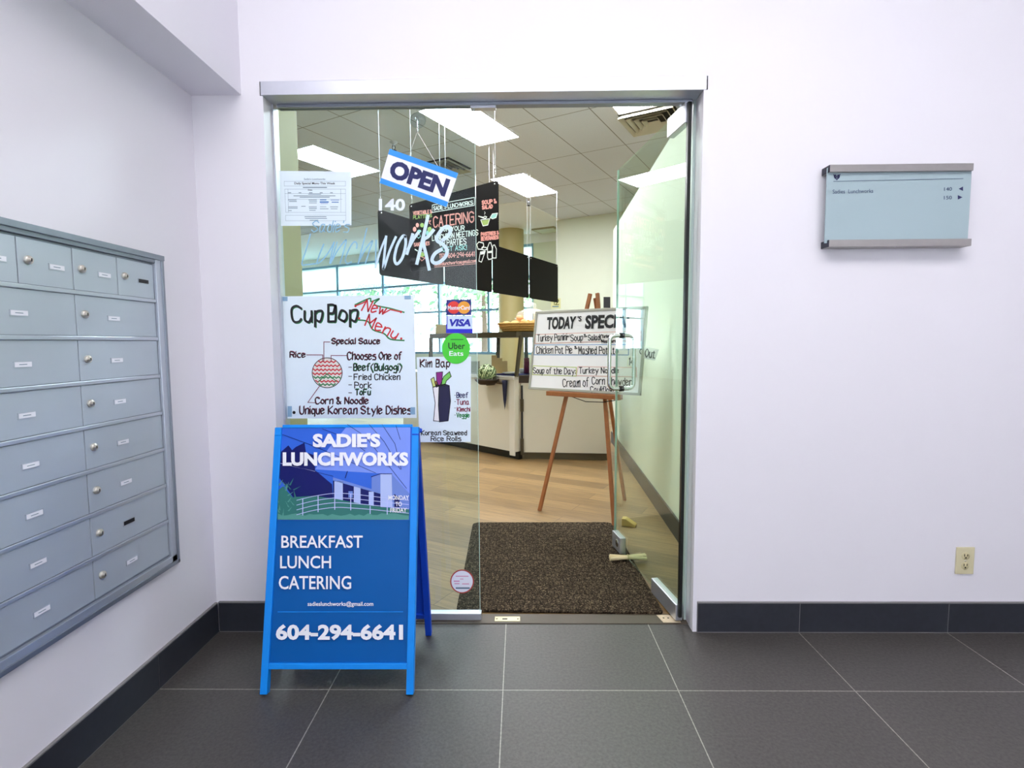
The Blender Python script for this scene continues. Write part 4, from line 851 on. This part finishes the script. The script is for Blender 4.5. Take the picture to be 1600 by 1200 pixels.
b = MB(); pl.type(b, 'VISA', (702.5, 498.5, 735.5, 510), mat('visible_blue_print', rgb(28, 36, 170), .5), 2, .05, .2); b.build('lettering', t)
pl = Plane((0, 0, 0)); pl.O = onY(713, 545, YG-.0032); t = pl.thing('delivery_sticker', 'round bright green delivery sticker on the glass edge', 'sticker')
b = MB(); n = 40; b.prism([pl.p3(pl.uv(712.5+22*math.cos(2*math.pi*i/n), 544.5-24*math.sin(2*math.pi*i/n))) for i in range(n)], (0, .0005, 0), mat('bright_green_print', rgb(70, 210, 50), .5)); b.build('disc', t)
b = MB(); pl.type(b, 'Uber', (700.5, 535.5, 726.5, 545.5), INK, 1, .01); pl.type(b, 'Eats', (702, 548.5, 724, 556), SIGNW, 1, .01); pl.rect(b, 704, 529.8, 724, 531.2, mat('dark_green_print', rgb(30, 120, 30), .5), 1); b.build('lettering', t)
pl = Plane((0, 0, 0)); pl.O = onY(722, 908, YG-.001); t = pl.thing('round_sticker', 'small white round sticker with a red rim low on the glass', 'sticker')
b = MB(); b.prism([pl.p3(pl.uv(722+18.5*math.cos(2*math.pi*i/n), 908.5-18.5*math.sin(2*math.pi*i/n))) for i in range(n)], (0, .0005, 0), mat('dull_red_print', rgb(176, 50, 52), .5)); b.build('rim', t)
b = MB(); pl.disc(b, 722, 908.5, 16.8, SIGNW, 1, 40); PK = mat('pink_print', rgb(225, 160, 190), .6)
for q, m in (((712, 899.5, 732, 901), PK), ((719, 904, 724, 905.2), PK), ((709, 907, 718, 909), PK), ((710, 911, 718, 912.5), PK), ((722, 911.5, 733, 913), PK), ((712, 917.5, 734, 920), GREY_INK)): pl.rect(b, *q, m, 2)
b.build('print', t)
# ------------------------------------------------------------------ sandwich board
az = V((0, .2, .917)).normalized(); SP = Plane((-.635, -.4205, 0), (1, .004, 0), az, .0005)
t = SP.thing('sandwich_board', "blue folding sandwich board lettered BREAKFAST LUNCH CATERING on the lobby floor", 'sign')
hW = .2525; LEN = .935
for s in (-1, 1): MB().box(s*hW-.0125, s*hW+.0125, -.004, .022, .006, LEN-.01, BLUE_F).build('leg', t, bevel=.002)
MB().box(-hW+.0125, hW-.0125, -.004, .020, .088, .108, BLUE_F).build('bottom_rail', t, bevel=.002)
MB().box(-hW+.0125, hW-.0125, .002, .018, LEN-.012, LEN, BLUE_F).build('top_rail', t, bevel=.002)
fp = MB().box(-hW+.0125, hW-.0125, .004, .012, .108, LEN-.012, BLUE_P).build('front_panel', t)
SQ = Plane(SP.O+SP.ey*.0035, SP.ex, SP.ez, .0005); OFF = .0035
class PS(Plane):
    def p3(s, u, k=0): return V((u[0], .0035-k*s.step, u[1]))
SQ = PS(SP.O, SP.ex, SP.ez, .0005)
def aq(x, y): return (x/6+420, y/6+640)
def aqs(*p): return [aq(*q) for q in p]
b = MB(); PR = lambda n, r, g, bb: mat(n, rgb(r, g, bb), .4, var=.05, spec=.2)
P1_, P2_, P3_, P4_, P5_, P6_, P7_, P8_ = PR('print_sky_blue', 50, 104, 216), PR('print_lavender', 124, 152, 238), PR('print_dark_navy', 14, 22, 100), PR('print_pale_facade', 176, 194, 240), PR('print_mid_facade', 110, 138, 214), PR('print_hedge', 50, 118, 112), PR('print_leaf', 84, 150, 140), PR('print_rail', 190, 200, 246)
x0, x1, z0, z1 = -hW+.0125, hW-.0125, SQ.uv(520, 813)[1], LEN-.013
b.poly([V((x0, .0033, z0)), V((x1, .0033, z0)), V((x1, .0033, z1)), V((x0, .0033, z1))], P1_)
SQ.fill(b, aqs((735, 150), (1325, 150), (1318, 790), (1050, 600), (430, 560), (560, 360)), P2_, 1)
SQ.fill(b, aqs((105, 400), (180, 335), (215, 380), (250, 350), (330, 310), (345, 400), (428, 430), (430, 570), (470, 600), (590, 700), (600, 850), (250, 860), (95, 640)), P3_, 2)
for l in (((110, 228), (430, 345), (1000, 595)), ((95, 495), (420, 580), (600, 625)), ((735, 140), (900, 250), (1100, 500), (1290, 740)), ((940, 140), (1080, 300), (1230, 560)), ((1060, 140), (1180, 320), (1240, 560)), ((1190, 150), (1230, 280)), ((500, 180), (760, 280), (900, 390))): SQ.line(b, aqs(*l), .0016, P3_, 3)
SQ.line(b, aqs((95, 500), (430, 580)), .0018, P8_, 3)
SQ.fill(b, aqs((600, 635), (760, 690), (1045, 770), (1045, 915), (600, 870)), P3_, 3)
SQ.fill(b, aqs((600, 635), (1045, 770), (1045, 790), (600, 665)), P5_, 4)
for q in ((612, 672, 692, 855), (795, 722, 858, 885), (935, 770, 982, 905)): SQ.rect(b, *(aq(q[0], q[1])+aq(q[2], q[3])), P4_, 4)
SQ.rect(b, *(aq(745, 765)+aq(785, 825)), P5_, 4)
SQ.fill(b, aqs((962, 628), (1045, 600), (1045, 775), (962, 748)), P5_, 4); SQ.fill(b, aqs((1045, 600), (1150, 600), (1160, 915), (1045, 915)), P4_, 4); SQ.fill(b, aqs((1150, 605), (1318, 790), (1316, 930), (1158, 915)), P5_, 4)
SQ.fill(b, aqs((1175, 790), (1225, 830), (1225, 915), (1175, 915)), P3_, 5); SQ.line(b, aqs((960, 630), (1045, 602), (1152, 602)), .0025, P3_, 5); SQ.line(b, aqs((715, 640), (735, 580)), .003, P3_, 5)
SQ.fill(b, aqs((230, 820), (420, 808), (640, 840), (900, 890), (1060, 915), (1316, 935), (1314, 1010), (230, 1000)), P6_, 5)
hed = [(85, 1032), (1312, 1032)]
for k in range(30): hed.append((1312-(1312-85)*k/29, 985+random.uniform(-14, 12)))
SQ.fill(b, aqs(*hed), P7_, 7)
for k in range(26):
    cx, cy, a = random.uniform(85, 250), random.uniform(700, 1010), random.uniform(.3, 2.4); L = random.uniform(40, 95)
    SQ.fill(b, aqs((cx-8, cy), (cx+8, cy+4), (cx+L*math.cos(a), cy-L*math.sin(a))), P7_ if k % 2 else P6_, 6)
SQ.fill(b, aqs((80, 760), (130, 720), (230, 830), (260, 1030), (78, 1030)), P6_, 5)
for dy in (0, 45, 90, 135): SQ.line(b, smooth(aqs((262, 850+dy), (420, 812+dy*.98), (610, 785+dy*.98), (770, 790+dy*.98), (960, 812+dy*.92), (1130, 832+dy*.9), (1310, 850+dy*.9)), 4), .0022, P8_, 8)
for x, y in ((318, 838), (462, 808), (618, 785), (768, 790), (950, 905), (1110, 830)): SQ.line(b, aqs((x, y), (x, y+(150 if y < 900 else 70))), .003, P8_, 8)
b.build('photo_print', fp)
b = MB()
for tx, q, bo, sp in (("SADIE'S", (489, 677, 594.5, 699), .05, 1), ('LUNCHWORKS', (442, 706.5, 638, 728), .05, 1), ('MONDAY', (607, 774, 639, 781), .015, 1), ('TO', (618, 784, 628, 791), .015, 1), ('FRIDAY', (610, 793.5, 635.5, 800.5), .015, 1), ('BREAKFAST', (440, 836.5, 567, 856), .012, 1), ('LUNCH', (438, 868, 517.5, 888), .012, 1), ('CATERING', (436, 899.5, 549, 920.5), .012, 1), ('sadieslunchworks@gmail.com', (481, 939.5, 583.5, 948.5), .015, 1), ('604-294-6641', (431.5, 975, 630, 1000), .04, 1)):
    SQ.type(b, tx, q, SIGNW, 12, bo, 0, sp)
b.build('lettering', fp)
b = MB(); SQ.line(b, [(434, 956), (629.5, 956)], .0028, BLUE_F, 6); b.build('rule', fp)
# rear frame, leaning the other way
ry = V((0, -.2, .917)).normalized(); RM = SP.mat().inverted() @ Plane((-.635, -.0205, 0), (1, .004, 0), ry).mat()
def rear(name, mb, bev=.002):
    o = mb.build(name, t, bevel=bev); o.matrix_parent_inverse = Matrix.Identity(4); o.matrix_local = RM; return o
for s in (-1, 1): rear('leg', MB().box(s*hW-.0125, s*hW+.0125, -.022, .004, .006, LEN-.03, BLUE_F if s < 0 else BLUE_B))
rear('bottom_rail', MB().box(-hW+.0125, hW-.0125, -.02, .004, .088, .108, BLUE_B)); rear('back_panel', MB().box(-hW+.0125, hW-.0125, -.012, -.004, .108, LEN-.03, BLUE_B))
for s in (-1, 1):
    b = MB(); b.lathe([(0, s*.007), (.007, s*.006), (.009, 0), (.008, -s*.004)], BLUE_B, 16, (s*(hW+.0125), .03, LEN-.022), 'x'); b.build('hinge_knob', t)
# ------------------------------------------------------------------ mailboxes on the left wall
t = thing('mailbox_bank', 'bank of brushed aluminium mailboxes set in the left wall', 'mailboxes', (LX, -.62, .97))
def mbx(b, d0, d1, y0, y1, z0, z1, m): return b.box(d0, d1, y0+.62, y1+.62, z0-.97, z1-.97, m)
Y1, Y0, ZT, ZB = -.288, -.972, 1.494, .442; rowh = (ZT-ZB)/8
b = MB(); mbx(b, 0, .016, Y1, -.256, .408, 1.518, BOXRAIL); mbx(b, 0, .020, -.262, -.25, .408, 1.52, ALU_D); mbx(b, 0, .016, -1.005, Y0, .408, 1.518, BOXRAIL)
mbx(b, 0, .016, -1.01, -.25, .418, ZB, BOXRAIL); mbx(b, 0, .020, -1.01, -.25, .405, .42, ALU_D); mbx(b, 0, .014, -1.01, -.25, ZT, 1.508, ALU_D); mbx(b, 0, .022, -1.012, -.248, 1.506, 1.524, ALU_D); mbx(b, 0, .003, Y0, Y1, ZB, ZT, ALU_D); b.build('surround', t, bevel=.0015)
for k in range(1, 8):
    z = ZB+rowh*k; b = MB(); mbx(b, .0, .011, Y0, Y1-.0, z-.006, z+.006, BOXRAIL); b.build('shelf_rail', t, bevel=.002)
NAMEC = mat('white_name_card', (.86, .87, .92, 1), .5); KN = mat('black_name_slot', rgb(14, 14, 20), .4)
def mdoor(y0, y1, z0, z1, card, dark, big):
    b = MB(); mbx(b, .002, .006, y0+.0015, y1-.0015, z0+.007, z1-.007, BOXALU); d = b.build('mailbox_door', t, bevel=.001)
    zc = (z0+z1)/2; yl = y0+.03; b = MB()
    b.lathe([(0, .017), (.0062, .0165), (.0085, .0135), (.0105, .013), (.0115, .0115), (.0115, .006)], BRASSY, 18, (0, yl+.62, zc+.004-.97), 'x'); b.box(.0165, .0178, yl+.62-.0012, yl+.62+.0012, zc-.97, zc+.008-.97, BLACK); b.build('lock', d)
    b = MB(); cy = y0+card
    mbx(b, .006, .0075, cy-.026, cy+.026, zc-.012, zc+.005, BOXRAIL); mbx(b, .007, .0082, cy-.0235, cy+.0235, zc-.0095, zc+.003, KN if dark else NAMEC)
    if not dark: mbx(b, .0081, .0084, cy-.012, cy+.010, zc-.0042, zc-.0024, GREY_INK)
    b.build('name_card', d)
w4 = (Y1-Y0)/4
for r in range(8):
    z0 = ZB+rowh*(7-r); z1 = z0+rowh
    if r == 0:
        for k in range(4): mdoor(Y0+w4*k, Y0+w4*(k+1), z0, z1, .117, k == 3, False)
    else:
        for k in range(2): mdoor(Y0+2*w4*k, Y0+2*w4*(k+1), z0, z1, .142+.002*r if k else .165, r == 6 and k == 1, True)
# ------------------------------------------------------------------ directory sign on the right
YD = -.042; DP = Plane((0, YD, 0), (1, 0, 0), (0, 0, 1), .0006); DP.O = onY(1404, 320, YD)
t = DP.thing('directory_sign', 'frosted glass directory sign with two metal rails on the right wall', 'sign')
TL, BR = DP.uv(1293, 262), DP.uv(1512, 378)
FG = mat('frosted_aqua_glass', (.37, .48, .505, 1), .25, var=.03, scale=3)
MB().box(TL[0], BR[0], .0, .006, BR[1], TL[1], FG).build('glass_plate', t, bevel=.001)
RAIL = mat('brushed_bronze_steel', (.42, .40, .38, 1), .38, .8, var=.06, scale=40); CAPM = mat('navy_black_cap', rgb(18, 20, 44), .4)
for (a, c_) in (((1294.5, 258), (1517.5, 262)), ((1293.0, 374.5), (1514, 384))):
    u0, u1 = DP.uv(a[0], (a[1]+c_[1])/2)[0], DP.uv(c_[0], (a[1]+c_[1])/2)[0]; zc = (TL[1]-.006) if a[1] < 300 else BR[1]-.003
    MB().box(u0, u1, -.012, .041, zc-.0135, zc+.0135, RAIL).build('rail', t, bevel=.001)
    MB().box(u0-.002, u0, -.011, .041, zc-.013, zc+.013, CAPM).build('end_cap', t)
b = MB(); b.lathe([(0, -.02), (.006, -.018), (.006, -.0135)], STEEL, 12, ((TL[0]+BR[0])/2, .0, 0)); o = b.build('set_screw', t); o.location = (0, .0, BR[1]+.002)
def dq(x, y): return (x/5.714+1260, y/5.714+230)
def dr_(x0, y0, x1, y1): return dq(x0, y0)+dq(x1, y1)
SI = mat('slate_navy_ink', rgb(40, 56, 96), .5); b = MB()
DP.type(b, 'Sadies  Lunchworks', [dq(233, 416), dq(595, 407), dq(595, 372), dq(233, 380)], SI, 2); DP.type(b, '140', [dq(1228, 391), dq(1297, 389), dq(1297, 357), dq(1228, 359)], SI, 2); DP.type(b, '150', [dq(1226, 468), dq(1296, 466), dq(1296, 434), dq(1226, 436)], SI, 2)
b.build('lettering', t)
b = MB(); DI = mat('dark_navy_ink', rgb(24, 24, 78), .5); DP.fill(b, [dq(1357, 372), dq(1396, 391), dq(1396, 352)], DI, 2); DP.fill(b, [dq(1350, 429), dq(1350, 468), dq(1392, 448)], DI, 2); b.build('arrows', t)
b = MB(); DP.line(b, [dq(240, 306), dq(1398, 281)], .0015, SI, 2); b.build('rule', t)
b = MB()
for pts in (((238, 240), (252, 250), (268, 278), (262, 288), (248, 276)), ((302, 238), (288, 249), (272, 278), (279, 288), (294, 274)), ((254, 244), (268, 250), (258, 266), (252, 256)), ((287, 243), (272, 250), (282, 266), (288, 255)), ((270, 280), (262, 288), (270, 297), (279, 288)), ((270, 252), (262, 264), (270, 276), (279, 264))):
    DP.fill(b, [dq(*q) for q in reversed(pts)], DI, 2)
b.build('logo', t)
# ------------------------------------------------------------------ wall outlet
p = onY(1506.5, 875.5, 0); IV = mat('ivory_plastic', rgb(214, 206, 168), .4, var=.03); IVD = mat('ivory_socket', rgb(200, 190, 148), .4)
t = thing('wall_outlet', 'ivory double wall outlet low on the right wall', 'outlet', (p.x, 0, p.z))
MB().box(-.037, .037, -.006, 0, -.057, .057, IV).build('plate', t, bevel=.003)
for s in (-1, 1):
    b = MB(); b.lathe([(0, -.0078), (.0155, -.0075), (.0165, -.006)], IVD, 24, (0, 0, s*.0205), 'y'); soc = b.build('socket', t)
    b = MB(); b.box(-.0075, -.005, -.0084, -.0074, s*.0205-.001, s*.0205+.009, BLACK); b.box(.005, .0075, -.0084, -.0074, s*.0205, s*.0205+.008, BLACK); b.lathe([(0, -.0083), (.003, -.0083), (.003, -.0074)], BLACK, 12, (0, 0, s*.0205-.0065), 'y'); b.build('slots', soc)
b = MB(); b.lathe([(0, -.0075), (.003, -.0072), (.0035, -.006)], BRASSY, 12, (0, 0, 0), 'y'); b.build('screw', t)
bpy.context.view_layer.update()
